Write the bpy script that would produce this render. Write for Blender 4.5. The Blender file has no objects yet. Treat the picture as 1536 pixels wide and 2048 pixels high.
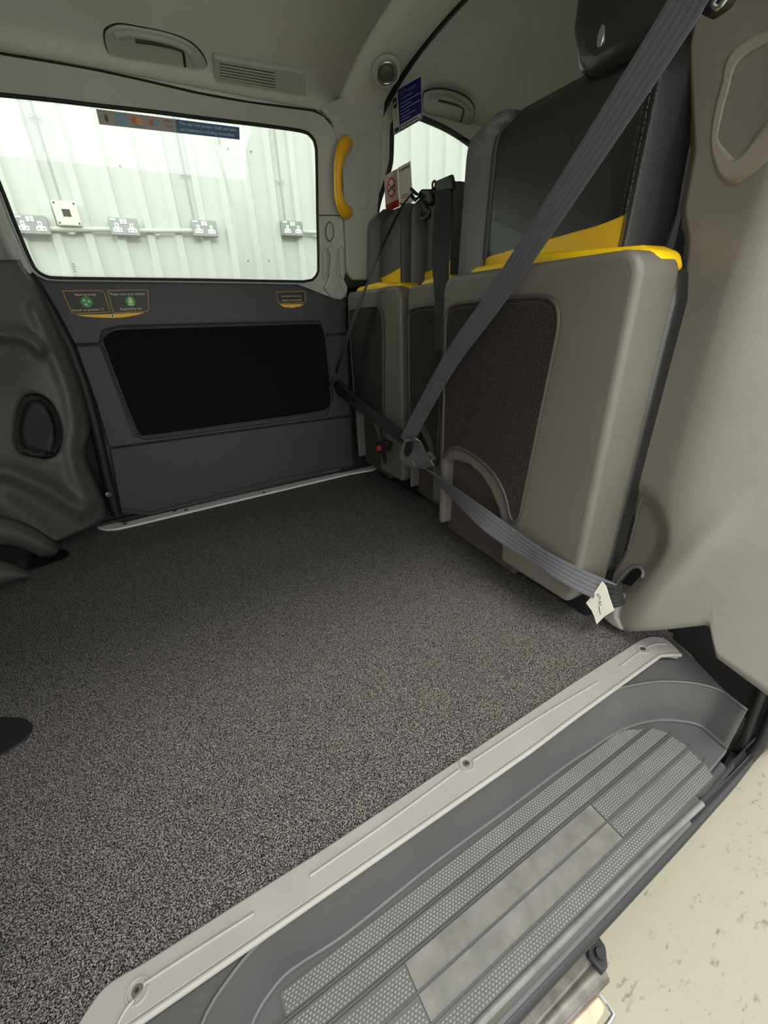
import bpy, bmesh, math, random
from mathutils import Vector, Matrix
random.seed(7)
scene = bpy.context.scene
C = scene.collection

# ------------------------------------------------------------------ camera
F_PX, CX, CY, H = 820.0, 768.0, 1024.0, 0.666
YAW, PITCH, ROLL = (math.radians(a) for a in (28.7333, 25.93716, 2.40761))
_fwd = Vector((math.sin(YAW)*math.cos(PITCH), math.cos(YAW)*math.cos(PITCH), -math.sin(PITCH)))
_r0 = Vector((math.cos(YAW), -math.sin(YAW), 0)); _d0 = _fwd.cross(_r0)
_right = _r0*math.cos(ROLL) + _d0*math.sin(ROLL)
_down = -_r0*math.sin(ROLL) + _d0*math.cos(ROLL)
CAM = Vector((0, 0, H))
cam_d = bpy.data.cameras.new('camera'); cam = bpy.data.objects.new('camera', cam_d); C.objects.link(cam)
cam_d.sensor_fit = 'VERTICAL'; cam_d.sensor_height = 36.0; cam_d.lens = F_PX*36.0/2048.0
cam_d.clip_start = 0.01; cam_d.clip_end = 100
M = Matrix((_right, -_down, -_fwd)).transposed().to_4x4(); M.translation = CAM
cam.matrix_world = M
scene.camera = cam

# ------------------------------------------------------------------ light and exposure
scene.view_settings.view_transform = 'Standard'; scene.view_settings.look = 'None'
scene.view_settings.gamma = 1.0; scene.view_settings.exposure = 1.15
scene.view_settings.use_curve_mapping = False
world = bpy.data.worlds.new('workshop_air'); scene.world = world; world.use_nodes = True
bg = world.node_tree.nodes['Background']
bg.inputs[0].default_value = (0.965, 1.0, 0.975, 1); bg.inputs[1].default_value = 1.08
def area(name, loc, target, sx, sy, power, col=(1, 1, .94)):
    d = bpy.data.lights.new(name, 'AREA'); d.shape = 'RECTANGLE'; d.size = sx; d.size_y = sy; d.energy = power; d.color = col
    o = bpy.data.objects.new(name, d); C.objects.link(o); o.location = loc
    o.rotation_euler = (Vector(target)-Vector(loc)).to_track_quat('-Z', 'Y').to_euler()
    return o
area('workshop_tube_light_near', (0.25, -.75, 2.9), (0.4, 0.5, 0.0), 1.8, 0.5, 34, (1, .985, .95))
area('workshop_tube_light_far', (-2.2, 2.65, 2.6), (.8, 3.2, 1.0), 2.0, 0.3, 16, (.96, 1, .92))

# ------------------------------------------------------------------ pixel -> place
def ray(u, v):
    return _right*((u-CX)/F_PX) + _down*((v-CY)/F_PX) + _fwd
def P(u, v, x=None, y=None, z=None):
    d = ray(u, v)
    if x is not None: t = (x-CAM.x)/d.x
    elif y is not None: t = (y-CAM.y)/d.y
    else: t = (z-CAM.z)/d.z
    return CAM + d*t
def PP(u, v, p0, n):
    d = ray(u, v); p0 = Vector(p0); n = Vector(n)
    return CAM + d*((p0-CAM).dot(n)/d.dot(n))

# ------------------------------------------------------------------ materials
def lin(c):
    return tuple(((v/255)/12.92 if v/255 <= .04045 else ((v/255+.055)/1.055)**2.4) for v in c)
MATS = {}
def mat(name, col, rough=.55, metal=0, spec=.5, bump=0, bscale=600, var=0, vscale=8, coat=0):
    m = bpy.data.materials.new(name); m.use_nodes = True; nt = m.node_tree; b = nt.nodes['Principled BSDF']
    c = lin(col)
    b.inputs['Base Color'].default_value = (*c, 1); b.inputs['Roughness'].default_value = rough
    b.inputs['Metallic'].default_value = metal; b.inputs['Specular IOR Level'].default_value = spec
    b.inputs['Coat Weight'].default_value = coat
    tc = nt.nodes.new('ShaderNodeTexCoord')
    if var:
        n = nt.nodes.new('ShaderNodeTexNoise'); n.inputs['Scale'].default_value = vscale; n.inputs['Detail'].default_value = 6
        nt.links.new(tc.outputs['Object'], n.inputs['Vector'])
        r = nt.nodes.new('ShaderNodeValToRGB'); r.color_ramp.elements[0].position = .3; r.color_ramp.elements[1].position = .7
        r.color_ramp.elements[0].color = (*[v*(1-var) for v in c], 1); r.color_ramp.elements[1].color = (*[min(1, v*(1+var)) for v in c], 1)
        nt.links.new(n.outputs['Fac'], r.inputs['Fac']); nt.links.new(r.outputs['Color'], b.inputs['Base Color'])
    if bump:
        n2 = nt.nodes.new('ShaderNodeTexNoise'); n2.inputs['Scale'].default_value = bscale; n2.inputs['Detail'].default_value = 3
        nt.links.new(tc.outputs['Object'], n2.inputs['Vector'])
        bp = nt.nodes.new('ShaderNodeBump'); bp.inputs['Strength'].default_value = bump; bp.inputs['Distance'].default_value = .001
        nt.links.new(n2.outputs['Fac'], bp.inputs['Height']); nt.links.new(bp.outputs['Normal'], b.inputs['Normal'])
    MATS[name] = m
    return m
headliner = mat('headliner_fabric', (214, 214, 209), .9, spec=.2, bump=.3, bscale=900, var=.04, vscale=4)
greyplas = mat('grey_plastic', (178, 180, 174), .5, bump=.15, bscale=900, var=.03)
doorplas = mat('charcoal_plastic', (60, 61, 61), .55, bump=.25, bscale=800, var=.06)
trimplas = mat('left_trim_plastic', (70, 69, 66), .5, bump=.25, bscale=800, var=.05)
shellplas = mat('taupe_plastic', (106, 101, 94), .45, bump=.35, bscale=900, var=.05)
pillarplas = mat('pillar_plastic', (132, 127, 119), .42, bump=.4, bscale=900, var=.05)
reflectplas = mat('pale_reflection_plastic', (158, 150, 138), .5, bump=.2, var=.06)  # paler pillar plastic, a light reflection put into the colour
scallop = mat('brown_plastic', (72, 65, 58), .5, bump=.3, bscale=900)
black = mat('black_plastic', (28, 28, 30), .5, bump=.1)
rubber = mat('black_rubber', (20, 20, 21), .6, bump=.2, bscale=300)
leather = mat('black_leather', (30, 30, 31), .36, spec=.8, bump=.35, bscale=350, var=.05, coat=.25)
sheen_lens_grey = mat('sheen_and_lens_grey', (84, 85, 82), .5, bump=.3, bscale=350, var=.04)  # window sheen on dark seat backs put into the colour; also the lamp lens
yleather = mat('yellow_leather', (255, 204, 0), .42, bump=.25, bscale=350, var=.04)
stitch = mat('stitch_thread', (120, 118, 112), .8)
yplas = mat('yellow_plastic', (244, 182, 22), .38, bump=.1)
silver = mat('silver_sill_plastic', (144, 140, 135), .45, bump=.25, bscale=700, var=.05, vscale=14)
stepplas = mat('step_plastic', (74, 74, 73), .42, bump=.2, bscale=700, var=.08, vscale=10)
treadplas = mat('tread_plastic', (124, 122, 117), .45, bump=.2, bscale=700, var=.1, vscale=18)
treadbase = mat('tread_base_plastic', (84, 84, 82), .45, bump=.2, bscale=700, var=.08, vscale=18)
smoothtread = mat('worn_smooth_tread', (106, 104, 99), .5, bump=.1, var=.22, vscale=34)
metal = mat('worn_metal', (112, 108, 102), .42, metal=.6, bump=.2, bscale=120, var=.35, vscale=30)
plywood = mat('beige_plate', (206, 184, 156), .6, bump=.3, bscale=200, var=.15, vscale=40)
chrome = mat('chrome', (190, 190, 190), .25, metal=.9)
lit_silver = mat('lit_silver', (226, 229, 222), .4, bump=.2, bscale=600)  # brighter copy of the sill silver, window light put into the colour
white_wall = mat('white_painted_steel', (198, 202, 194), .6, var=.03, vscale=1.5)
white_plas = mat('white_plastic', (238, 240, 234), .4)
grey_metal = mat('socket_grey_metal', (150, 154, 150), .4, metal=.3)
cream = mat('cream_box_plastic', (214, 216, 200), .5)
paper = mat('paper', (244, 240, 222), .85)
ink = mat('ink', (40, 40, 44), .8)
red_ink = mat('red_ink', (205, 38, 36), .6)
navy = mat('navy_print', (26, 30, 120), .5)
lightblue = mat('light_text', (168, 180, 222), .6)
tealblue = mat('teal_blue_print', (52, 104, 140), .5)
paletext = mat('pale_text', (206, 222, 228), .6)
taupe_print = mat('taupe_print', (176, 168, 158), .6)
stickerwhite = mat('sticker_white', (214, 214, 206), .5)
pinkish = mat('pale_pink_print', (222, 196, 186), .5)
sky_print = mat('blue_logo_print', (110, 170, 205), .5)
orange_print = mat('orange_print', (226, 160, 92), .5)
redbrown_print = mat('red_brown_print', (206, 104, 78), .5)
palegrey_print = mat('grey_print', (120, 120, 124), .6)
labelblack = mat('label_black', (40, 38, 34), .5)
gold = mat('label_gold_edge', (206, 164, 84), .5)
label_yellow = mat('label_yellow', (250, 190, 30), .5)
green_print = mat('green_print', (70, 150, 72), .5)
palegreen = mat('pale_green_print', (190, 232, 170), .5)
cream_text = mat('cream_text', (226, 214, 190), .6)
red_button = mat('red_button', (225, 50, 38), .4)

# webbing: fine lengthwise ribs from the weave
def webbing(name, col):
    m = mat(name, col, .55, bump=0)
    nt = m.node_tree; b = nt.nodes['Principled BSDF']
    tc = nt.nodes.new('ShaderNodeTexCoord'); w = nt.nodes.new('ShaderNodeTexWave'); w.wave_type = 'BANDS'; w.bands_direction = 'X'
    w.inputs['Scale'].default_value = 1.6; w.inputs['Distortion'].default_value = 0
    nt.links.new(tc.outputs['UV'], w.inputs['Vector'])
    w2 = nt.nodes.new('ShaderNodeTexWave'); w2.bands_direction = 'Y'; w2.inputs['Scale'].default_value = 60
    nt.links.new(tc.outputs['UV'], w2.inputs['Vector'])
    mx = nt.nodes.new('ShaderNodeMath'); mx.operation = 'MULTIPLY_ADD'; mx.inputs[1].default_value = .25
    nt.links.new(w2.outputs['Fac'], mx.inputs[0]); nt.links.new(w.outputs['Fac'], mx.inputs[2])
    bp = nt.nodes.new('ShaderNodeBump'); bp.inputs['Strength'].default_value = .7; bp.inputs['Distance'].default_value = .0012
    nt.links.new(mx.outputs[0], bp.inputs['Height']); nt.links.new(bp.outputs['Normal'], b.inputs['Normal'])
    return m
web = webbing('grey_black_webbing', (90, 90, 94))
webdark = webbing('dark_webbing', (36, 36, 38))

def carpet_mat(name, dark, light, scale, lo=.42, hi=.62, sheen=0):
    m = bpy.data.materials.new(name); m.use_nodes = True; nt = m.node_tree; b = nt.nodes['Principled BSDF']
    b.inputs['Roughness'].default_value = .95; b.inputs['Specular IOR Level'].default_value = .15; b.inputs['Sheen Weight'].default_value = sheen; b.inputs['Sheen Roughness'].default_value = .5
    tc = nt.nodes.new('ShaderNodeTexCoord')
    n = nt.nodes.new('ShaderNodeTexNoise'); n.inputs['Scale'].default_value = scale; n.inputs['Detail'].default_value = 5; n.inputs['Roughness'].default_value = .75
    nt.links.new(tc.outputs['Object'], n.inputs['Vector'])
    r = nt.nodes.new('ShaderNodeValToRGB'); e = r.color_ramp.elements
    e[0].position = lo; e[0].color = (*lin(dark), 1); e[1].position = hi; e[1].color = (*lin(light), 1)
    nt.links.new(n.outputs['Fac'], r.inputs['Fac'])
    n3 = nt.nodes.new('ShaderNodeTexNoise'); n3.inputs['Scale'].default_value = scale*.5; n3.inputs['Detail'].default_value = 2
    nt.links.new(tc.outputs['Object'], n3.inputs['Vector'])
    r3 = nt.nodes.new('ShaderNodeValToRGB'); r3.color_ramp.elements[0].position = .3; r3.color_ramp.elements[1].position = .7
    r3.color_ramp.elements[0].color = (.86, .9, 1, 1); r3.color_ramp.elements[1].color = (1, .93, .84, 1)
    nt.links.new(n3.outputs['Fac'], r3.inputs['Fac'])
    mx = nt.nodes.new('ShaderNodeMix'); mx.data_type = 'RGBA'; mx.blend_type = 'MULTIPLY'; mx.inputs['Factor'].default_value = 1
    nt.links.new(r.outputs['Color'], mx.inputs['A']); nt.links.new(r3.outputs['Color'], mx.inputs['B'])
    nt.links.new(mx.outputs['Result'], b.inputs['Base Color'])
    bp = nt.nodes.new('ShaderNodeBump'); bp.inputs['Strength'].default_value = .8; bp.inputs['Distance'].default_value = .003
    nt.links.new(n.outputs['Fac'], bp.inputs['Height']); nt.links.new(bp.outputs['Normal'], b.inputs['Normal'])
    return m
carpet = carpet_mat('speckled_carpet', (13, 13, 15), (194, 189, 182), 540, .465, .655, .0)
insert_carpet = carpet_mat('black_insert_carpet', (12, 13, 15), (34, 35, 37), 300)
seat_carpet = carpet_mat('seat_back_carpet', (30, 28, 28), (88, 81, 78), 420)

def glass_mat(name, tint=(.97, 1, .98), rough=0, mix=.06):
    m = bpy.data.materials.new(name); m.use_nodes = True; nt = m.node_tree
    nt.nodes.remove(nt.nodes['Principled BSDF']); out = nt.nodes['Material Output']
    t = nt.nodes.new('ShaderNodeBsdfTransparent'); t.inputs[0].default_value = (*tint, 1)
    g = nt.nodes.new('ShaderNodeBsdfGlossy'); g.inputs['Roughness'].default_value = rough
    mx = nt.nodes.new('ShaderNodeMixShader'); mx.inputs[0].default_value = mix
    nt.links.new(t.outputs[0], mx.inputs[1]); nt.links.new(g.outputs[0], mx.inputs[2]); nt.links.new(mx.outputs[0], out.inputs['Surface'])
    return m
glass = glass_mat('clear_glass'); acrylic = glass_mat('clear_acrylic', (.98, .985, .98), .03, .04)

# workshop floor: pale worn concrete with dark flecks and scratches
def concrete_mat():
    m = mat('pale_concrete', (156, 151, 131), .6, var=.05, vscale=3, bump=.1, bscale=60)
    nt = m.node_tree; b = nt.nodes['Principled BSDF']; base = b.inputs['Base Color'].links[0].from_socket
    tc = nt.nodes.new('ShaderNodeTexCoord'); mp = nt.nodes.new('ShaderNodeMapping'); mp.inputs['Scale'].default_value = (1, 2.2, 1); mp.inputs['Rotation'].default_value = (0, 0, .5)
    nt.links.new(tc.outputs['Object'], mp.inputs['Vector'])
    n = nt.nodes.new('ShaderNodeTexNoise'); n.inputs['Scale'].default_value = 34; n.inputs['Detail'].default_value = 9; n.inputs['Roughness'].default_value = .7
    nt.links.new(mp.outputs[0], n.inputs['Vector'])
    r = nt.nodes.new('ShaderNodeValToRGB'); r.color_ramp.elements[0].position = .585; r.color_ramp.elements[0].color = (1, 1, 1, 1)
    r.color_ramp.elements[1].position = .68; r.color_ramp.elements[1].color = (.5, .48, .45, 1)
    nt.links.new(n.outputs['Fac'], r.inputs['Fac'])
    mx = nt.nodes.new('ShaderNodeMix'); mx.data_type = 'RGBA'; mx.blend_type = 'MULTIPLY'; mx.inputs['Factor'].default_value = 1
    nt.links.new(base, mx.inputs['A']); nt.links.new(r.outputs['Color'], mx.inputs['B']); nt.links.new(mx.outputs['Result'], b.inputs['Base Color'])
    return m
concrete = concrete_mat()

# ------------------------------------------------------------------ object helpers
def tag(o, label=None, cat=None, group=None, kind=None):
    if label: o['label'] = label
    if cat: o['category'] = cat
    if group: o['group'] = group
    if kind: o['kind'] = kind
    return o
def thing(name, loc, label, cat, group=None, kind=None):
    o = bpy.data.objects.new(name, None); C.objects.link(o); o.location = loc; o.empty_display_size = .05
    return tag(o, label, cat, group, kind)
def origin_of(p):
    v = Vector((0, 0, 0))
    while p is not None:
        v += p.location; p = p.parent
    return v
def mesh(name, verts, faces, m, parent=None, smooth=35, bevel=0, seg=2, uvs=None):
    org = origin_of(parent)
    verts = [Vector(v) for v in verts]
    loc = Vector((0, 0, 0))
    if parent is None:
        loc = Vector((sum(v.x for v in verts)/len(verts), sum(v.y for v in verts)/len(verts), min(v.z for v in verts)))
    me = bpy.data.meshes.new(name)
    me.from_pydata([v-org-loc for v in verts], [], faces)
    bm = bmesh.new(); bm.from_mesh(me); bmesh.ops.recalc_face_normals(bm, faces=bm.faces); bm.to_mesh(me); bm.free()
    if smooth:
        for p in me.polygons: p.use_smooth = True
        me.set_sharp_from_angle(angle=math.radians(smooth))
    if uvs:
        ul = me.uv_layers.new(name='UVMap')
        for l in me.loops: ul.data[l.index].uv = uvs[l.vertex_index]
    me.materials.append(m)
    o = bpy.data.objects.new(name, me); C.objects.link(o); o.location = loc
    if parent is not None: o.parent = parent
    if bevel:
        b = o.modifiers.new('bevel', 'BEVEL'); b.width = bevel; b.segments = seg; b.limit_method = 'ANGLE'; b.angle_limit = math.radians(40)
        b.harden_normals = False
    return o
def extrude(name, pts, vec, m, parent=None, bevel=0, seg=2, smooth=35):
    vec = Vector(vec); n = len(pts); pts = [Vector(p) for p in pts]
    v = pts + [p+vec for p in pts]
    f = [tuple(range(n)), tuple(range(2*n-1, n-1, -1))] + [(i, (i+1) % n, n+(i+1) % n, n+i) for i in range(n)]
    return mesh(name, v, f, m, parent, smooth, bevel, seg)
def box(name, lo, hi, m, parent=None, bevel=0, seg=2):
    (x0, y0, z0), (x1, y1, z1) = lo, hi
    return extrude(name, [(x0, y0, z0), (x1, y0, z0), (x1, y1, z0), (x0, y1, z0)], (0, 0, z1-z0), m, parent, bevel, seg)
def ring(name, outer, inner, vec, m, parent=None, bevel=0):
    n = len(outer); vec = Vector(vec)
    o = [Vector(p) for p in outer]; i = [Vector(p) for p in inner]
    v = o + i + [p+vec for p in o] + [p+vec for p in i]
    f = []
    for k in range(n):
        j = (k+1) % n
        f += [(k, j, n+j, n+k), (2*n+k, 3*n+k, 3*n+j, 2*n+j), (k, 2*n+k, 2*n+j, j), (n+k, n+j, 3*n+j, 3*n+k)]
    return mesh(name, v, f, m, parent, 35, bevel)
def catmull(pts, n=8, closed=False):
    pts = [Vector(p) for p in pts]; out = []; k = len(pts)
    rng = range(k) if closed else range(k-1)
    for i in rng:
        p1, p2 = pts[i], pts[(i+1) % k]
        p0 = pts[(i-1) % k] if closed or i > 0 else p1*2-p2
        p3 = pts[(i+2) % k] if closed or i < k-2 else p2*2-p1
        for s in range(n):
            t = s/n
            out.append(.5*((2*p1)+(p2-p0)*t+(2*p0-5*p1+4*p2-p3)*t*t+(3*p1-p0-3*p2+p3)*t**3))
    if not closed: out.append(pts[-1])
    return out
def resample(pts, n, closed=True):
    pts = [Vector(p) for p in pts]
    q = pts + ([pts[0]] if closed else [])
    L = [0]
    for a, b in zip(q, q[1:]): L.append(L[-1]+(b-a).length)
    tot = L[-1]; out = []; m = n if closed else n-1
    for k in range(n):
        d = tot*k/m; i = 0
        while i < len(q)-2 and L[i+1] < d: i += 1
        t = (d-L[i])/max(1e-9, L[i+1]-L[i]); out.append(q[i].lerp(q[i+1], t))
    return out
def tube(name, path, r, m, parent=None, seg=10, closed=False, caps=True, flat=1.0):
    path = [Vector(p) for p in path]; n = len(path); rs = r if isinstance(r, (list, tuple)) else [r]*n
    v, f = [], []; nrm = None
    for i, p in enumerate(path):
        if closed: t = path[(i+1) % n]-path[i-1]
        else: t = path[min(i+1, n-1)]-path[max(i-1, 0)]
        t.normalize()
        if nrm is None: nrm = t.orthogonal().normalized()
        nrm = (nrm-t*nrm.dot(t)).normalized(); b = t.cross(nrm)
        for k in range(seg):
            a = 2*math.pi*k/seg; v.append(p+(nrm*math.cos(a)+b*math.sin(a)*flat)*rs[i])
    for i in range(n if closed else n-1):
        j = (i+1) % n
        for k in range(seg):
            l = (k+1) % seg; f.append((i*seg+k, i*seg+l, j*seg+l, j*seg+k))
    if caps and not closed: f += [tuple(range(seg))[::-1], tuple(range((n-1)*seg, n*seg))]
    return mesh(name, v, f, m, parent, 50)
def ribbon(name, centre, side, width, thick, m, parent=None):
    """belt: list of centre points, list of side unit vectors"""
    n = len(centre); v, f, uv = [], [], []; L = 0
    ws = width if isinstance(width, (list, tuple)) else [width]*n
    for i in range(n):
        c = Vector(centre[i]); s = Vector(side[i]).normalized()
        t = (Vector(centre[min(i+1, n-1)])-Vector(centre[max(i-1, 0)])).normalized(); nn = s.cross(t).normalized()
        if i: L += (c-Vector(centre[i-1])).length
        for a, b in ((-1, -1), (1, -1), (1, 1), (-1, 1)):
            v.append(c+s*(a*ws[i]/2)+nn*(b*thick/2)); uv.append(((a+1)/2, L*10))
    for i in range(n-1):
        for k in range(4):
            l = (k+1) % 4; f.append((i*4+k, i*4+l, (i+1)*4+l, (i+1)*4+k))
    f += [(3, 2, 1, 0), tuple((n-1)*4+k for k in range(4))]
    return mesh(name, v, f, m, parent, 30, uvs=uv)
def loft(name, curves, m, parent=None, thick=0, smooth=60, closed=False):
    k = len(curves[0]); v = [Vector(p) for c in curves for p in c]; f = []
    for i in range(len(curves)-1):
        for j in range(k if closed else k-1):
            l = (j+1) % k; f.append((i*k+j, i*k+l, (i+1)*k+l, (i+1)*k+j))
    o = mesh(name, v, f, m, parent, smooth)
    if thick:
        s = o.modifiers.new('thickness', 'SOLIDIFY'); s.thickness = thick; s.offset = 0
    return o
def interp(tab, t):
    if t <= tab[0][0]: return tab[0][1]
    for (a, b), (c, d) in zip(tab, tab[1:]):
        if t <= c: return b+(d-b)*(t-a)/(c-a)
    return tab[-1][1]
def sstep(a, b, x):
    t = max(0, min(1, (x-a)/(b-a))); return t*t*(3-2*t)
def inside_dist(poly, x, y):
    """signed pixel distance to a polygon, positive inside"""
    ins = False; d = 1e9; n = len(poly)
    for i in range(n):
        (x1, y1), (x2, y2) = poly[i], poly[(i+1) % n]
        if (y1 > y) != (y2 > y) and x < (x2-x1)*(y-y1)/(y2-y1)+x1: ins = not ins
        dx, dy = x2-x1, y2-y1; t = max(0, min(1, ((x-x1)*dx+(y-y1)*dy)/max(1e-9, dx*dx+dy*dy)))
        d = min(d, math.hypot(x-x1-t*dx, y-y1-t*dy))
    return d if ins else -d
def line_dist(pl, x, y):
    d = 1e9
    for (x1, y1), (x2, y2) in zip(pl, pl[1:]):
        dx, dy = x2-x1, y2-y1; t = max(0, min(1, ((x-x1)*dx+(y-y1)*dy)/max(1e-9, dx*dx+dy*dy)))
        d = min(d, math.hypot(x-x1-t*dx, y-y1-t*dy))
    return d
def disc_pts(c, u, v, r, n=20, rv=None):
    rv = rv or r
    return [Vector(c)+Vector(u)*(r*math.cos(2*math.pi*k/n))+Vector(v)*(rv*math.sin(2*math.pi*k/n)) for k in range(n)]

# flat printed sheets: a quad with prints laid in its own (s, t) frame, s to the right, t downwards
class Sheet:
    def __init__(self, quad, parent, thick=.0008):
        self.q = [Vector(p) for p in quad]; self.p = parent
        n = (self.q[1]-self.q[0]).cross(self.q[3]-self.q[0]).normalized()
        if n.dot(CAM-self.q[0]) < 0: n = -n
        self.n = n; self.th = thick
        self.w = (self.q[1]-self.q[0]).length; self.h = (self.q[3]-self.q[0]).length
    def at(self, s, t, off=0):
        a = self.q[0].lerp(self.q[1], s); b = self.q[3].lerp(self.q[2], s)
        return a.lerp(b, t)+self.n*off
    def poly(self, name, st, m, off=.0004, parent=None):
        return extrude(name, [self.at(s, t, off) for s, t in st], self.n*.0004, m, parent or self.p, smooth=0)
    def rect(self, name, s0, t0, s1, t1, m, off=.0004):
        return self.poly(name, [(s0, t0), (s1, t0), (s1, t1), (s0, t1)], m, off)
    def disc(self, name, s, t, r, m, off=.0004, n=20):   # r in units of sheet height
        k = self.h/self.w
        return self.poly(name, [(s+r*k*math.cos(2*math.pi*i/n), t+r*math.sin(2*math.pi*i/n)) for i in range(n)], m, off)
    def annulus(self, name, s, t, r0, r1, m, off=.0004, n=28):
        k = self.h/self.w
        o = [self.at(s+r1*k*math.cos(2*math.pi*i/n), t+r1*math.sin(2*math.pi*i/n), off) for i in range(n)]
        i_ = [self.at(s+r0*k*math.cos(2*math.pi*i/n), t+r0*math.sin(2*math.pi*i/n), off) for i in range(n)]
        return ring(name, o, i_, self.n*.0004, m, self.p)
    def bar(self, name, a, b, w, m, off=.0005):
        k = self.w/self.h; dx, dy = (b[0]-a[0])*k, b[1]-a[1]; L = math.hypot(dx, dy); nx, ny = -dy/L*w/2/k, dx/L*w/2
        return self.poly(name, [(a[0]+nx, a[1]+ny), (b[0]+nx, b[1]+ny), (b[0]-nx, b[1]-ny), (a[0]-nx, a[1]-ny)], m, off)
    def text(self, name, s, st0, st1, m, off=.0006, align='fit'):
        cu = bpy.data.curves.new('t', 'FONT'); cu.body = s; cu.resolution_u = 2
        to = bpy.data.objects.new('t', cu); C.objects.link(to); bpy.context.view_layer.update()
        me = bpy.data.meshes.new_from_object(to.evaluated_get(bpy.context.evaluated_depsgraph_get()))
        vs = [tuple(v.co) for v in me.vertices]; fs = [tuple(p.vertices) for p in me.polygons]
        bpy.data.objects.remove(to); bpy.data.curves.remove(cu); bpy.data.meshes.remove(me)
        x0 = min(v[0] for v in vs); x1 = max(v[0] for v in vs); y0 = min(v[1] for v in vs); y1 = max(v[1] for v in vs)
        pts = [self.at(st0[0]+(v[0]-x0)/(x1-x0)*(st1[0]-st0[0]), st1[1]-(v[1]-y0)/(y1-y0)*(st1[1]-st0[1]), off) for v in vs]
        return mesh(name, pts, fs, m, self.p, 0)

# ================================================================== SETTING
# ---- carpeted floor of the cab
FARY = 1.645
fl = mesh('floor', [(-1.5, .30, 0), (1.7, .30, 0), (1.7, 1.75, 0), (-1.5, 1.75, 0), (-1.5, .30, -.03), (1.7, .30, -.03), (1.7, 1.75, -.03), (-1.5, 1.75, -.03)],
          [(0, 1, 2, 3), (7, 6, 5, 4), (0, 4, 5, 1), (1, 5, 6, 2), (2, 6, 7, 3), (3, 7, 4, 0)], carpet, smooth=0)
tag(fl, 'speckled grey and black carpet on the van floor', 'floor', kind='structure')
# ---- workshop floor
GZ = -.46
gr = mesh('floor_workshop', [(-8, -6, GZ), (10, -6, GZ), (10, 3.3, GZ), (-8, 3.3, GZ), (-8, -6, GZ-.1), (10, -6, GZ-.1), (10, 3.3, GZ-.1), (-8, 3.3, GZ-.1)],
          [(0, 1, 2, 3), (7, 6, 5, 4), (0, 4, 5, 1), (1, 5, 6, 2), (2, 6, 7, 3), (3, 7, 4, 0)], concrete, smooth=0)
tag(gr, 'pale cream scuffed concrete workshop floor under the van', 'floor', kind='structure')
# ---- corrugated white workshop wall
WY = 3.2
prof = []; x = -6.0
pitch = .155
x0 = -.212-pitch*38
for k in range(110):
    xc = x0+k*pitch
    prof += [(xc-.030, WY), (xc-.018, WY-.022), (xc+.018, WY-.022), (xc+.030, WY)]
v = [(a, b, GZ) for a, b in prof]+[(a, b, 4.6) for a, b in prof]; n = len(prof)
ww = mesh('wall_back', v, [(i, i+1, n+i+1, n+i) for i in range(n-1)], white_wall, smooth=0)
ww.modifiers.new('thickness', 'SOLIDIFY').thickness = .01
tag(ww, 'white corrugated steel workshop wall seen through the windows', 'wall', kind='structure')

# ---- headliner: cross-section swept along the van
def roofz(y):
    return interp([(.18, 1.16), (.24, 1.235), (.34, 1.29), (.5, 1.325), (.75, 1.345), (1.0, 1.345), (1.2, 1.335), (1.35, 1.315), (1.45, 1.29), (1.52, 1.262), (1.56, 1.24)], y)
def smooth_prof(f, a, b, n):
    raw = [f(a+(b-a)*i/(n-1)) for i in range(n)]
    for _ in range(3): raw = [raw[0]]+[(raw[i-1]+raw[i]*2+raw[i+1])/4 for i in range(1, n-1)]+[raw[-1]]
    return [(a+(b-a)*i/(n-1), raw[i]) for i in range(n)]
rp = smooth_prof(roofz, .18, 1.56, 40)
ce = loft('ceiling', [[(xx, y, z) for y, z in rp] for xx in (-1.5, -1, -.5, 0, .4, .745)], headliner)
s_ = ce.modifiers.new('thickness', 'SOLIDIFY'); s_.thickness = .02; s_.offset = 1
tag(ce, 'grey fabric headliner over the passenger cabin', 'ceiling', kind='structure')
cr = loft('ceiling_rear', [[(xx, .9+(y-.9)*k_, z+dz) for y, z in rp] for xx, dz, k_ in ((.897, .0, 1), (.903, .03, 1.03), (.915, .058, 1.06), (1.1, .056, 1.06), (1.3, .05, 1.06), (1.5, .03, 1.06), (1.7, -.02, 1.06), (1.85, -.08, 1.06))], headliner)
s_ = cr.modifiers.new('thickness', 'SOLIDIFY'); s_.thickness = .02; s_.offset = 1
tag(cr, 'grey headliner over the luggage space behind the seats', 'ceiling', kind='structure')
# roof bow between the two headliners
bow = []
for xx, dz in ((.735, .004), (.745, -.012), (.765, -.024), (.80, -.028), (.85, -.026), (.875, -.018), (.885, -.002)):
    bow.append([(xx, y, z+dz) for y, z in rp])
bo = loft('trim_roof_bow', bow, headliner); s_ = bo.modifiers.new('thickness', 'SOLIDIFY'); s_.thickness = .012; s_.offset = 1
tag(bo, 'grey padded roof bow across the ceiling with a round lamp at its end', 'trim', kind='structure')
seam = tube('trim_roof_seam', [(.895, y, z-.004) for y, z in rp], .009, rubber)
tag(seam, 'black rubber seam across the ceiling behind the roof bow', 'trim', kind='structure')
# outer roof skin keeps the daylight out
ro = mesh('ceiling_roof_skin', [(-1.6, .12, 1.45), (1.95, .12, 1.45), (1.95, 1.78, 1.45), (-1.6, 1.78, 1.45), (-1.6, .12, 1.48), (1.95, .12, 1.48), (1.95, 1.78, 1.48), (-1.6, 1.78, 1.48)],
          [(0, 1, 2, 3), (7, 6, 5, 4), (0, 4, 5, 1), (1, 5, 6, 2), (2, 6, 7, 3), (3, 7, 4, 0)], black, smooth=0)
tag(ro, 'black outer roof panel of the van above the headliner', 'roof', kind='structure')

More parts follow.
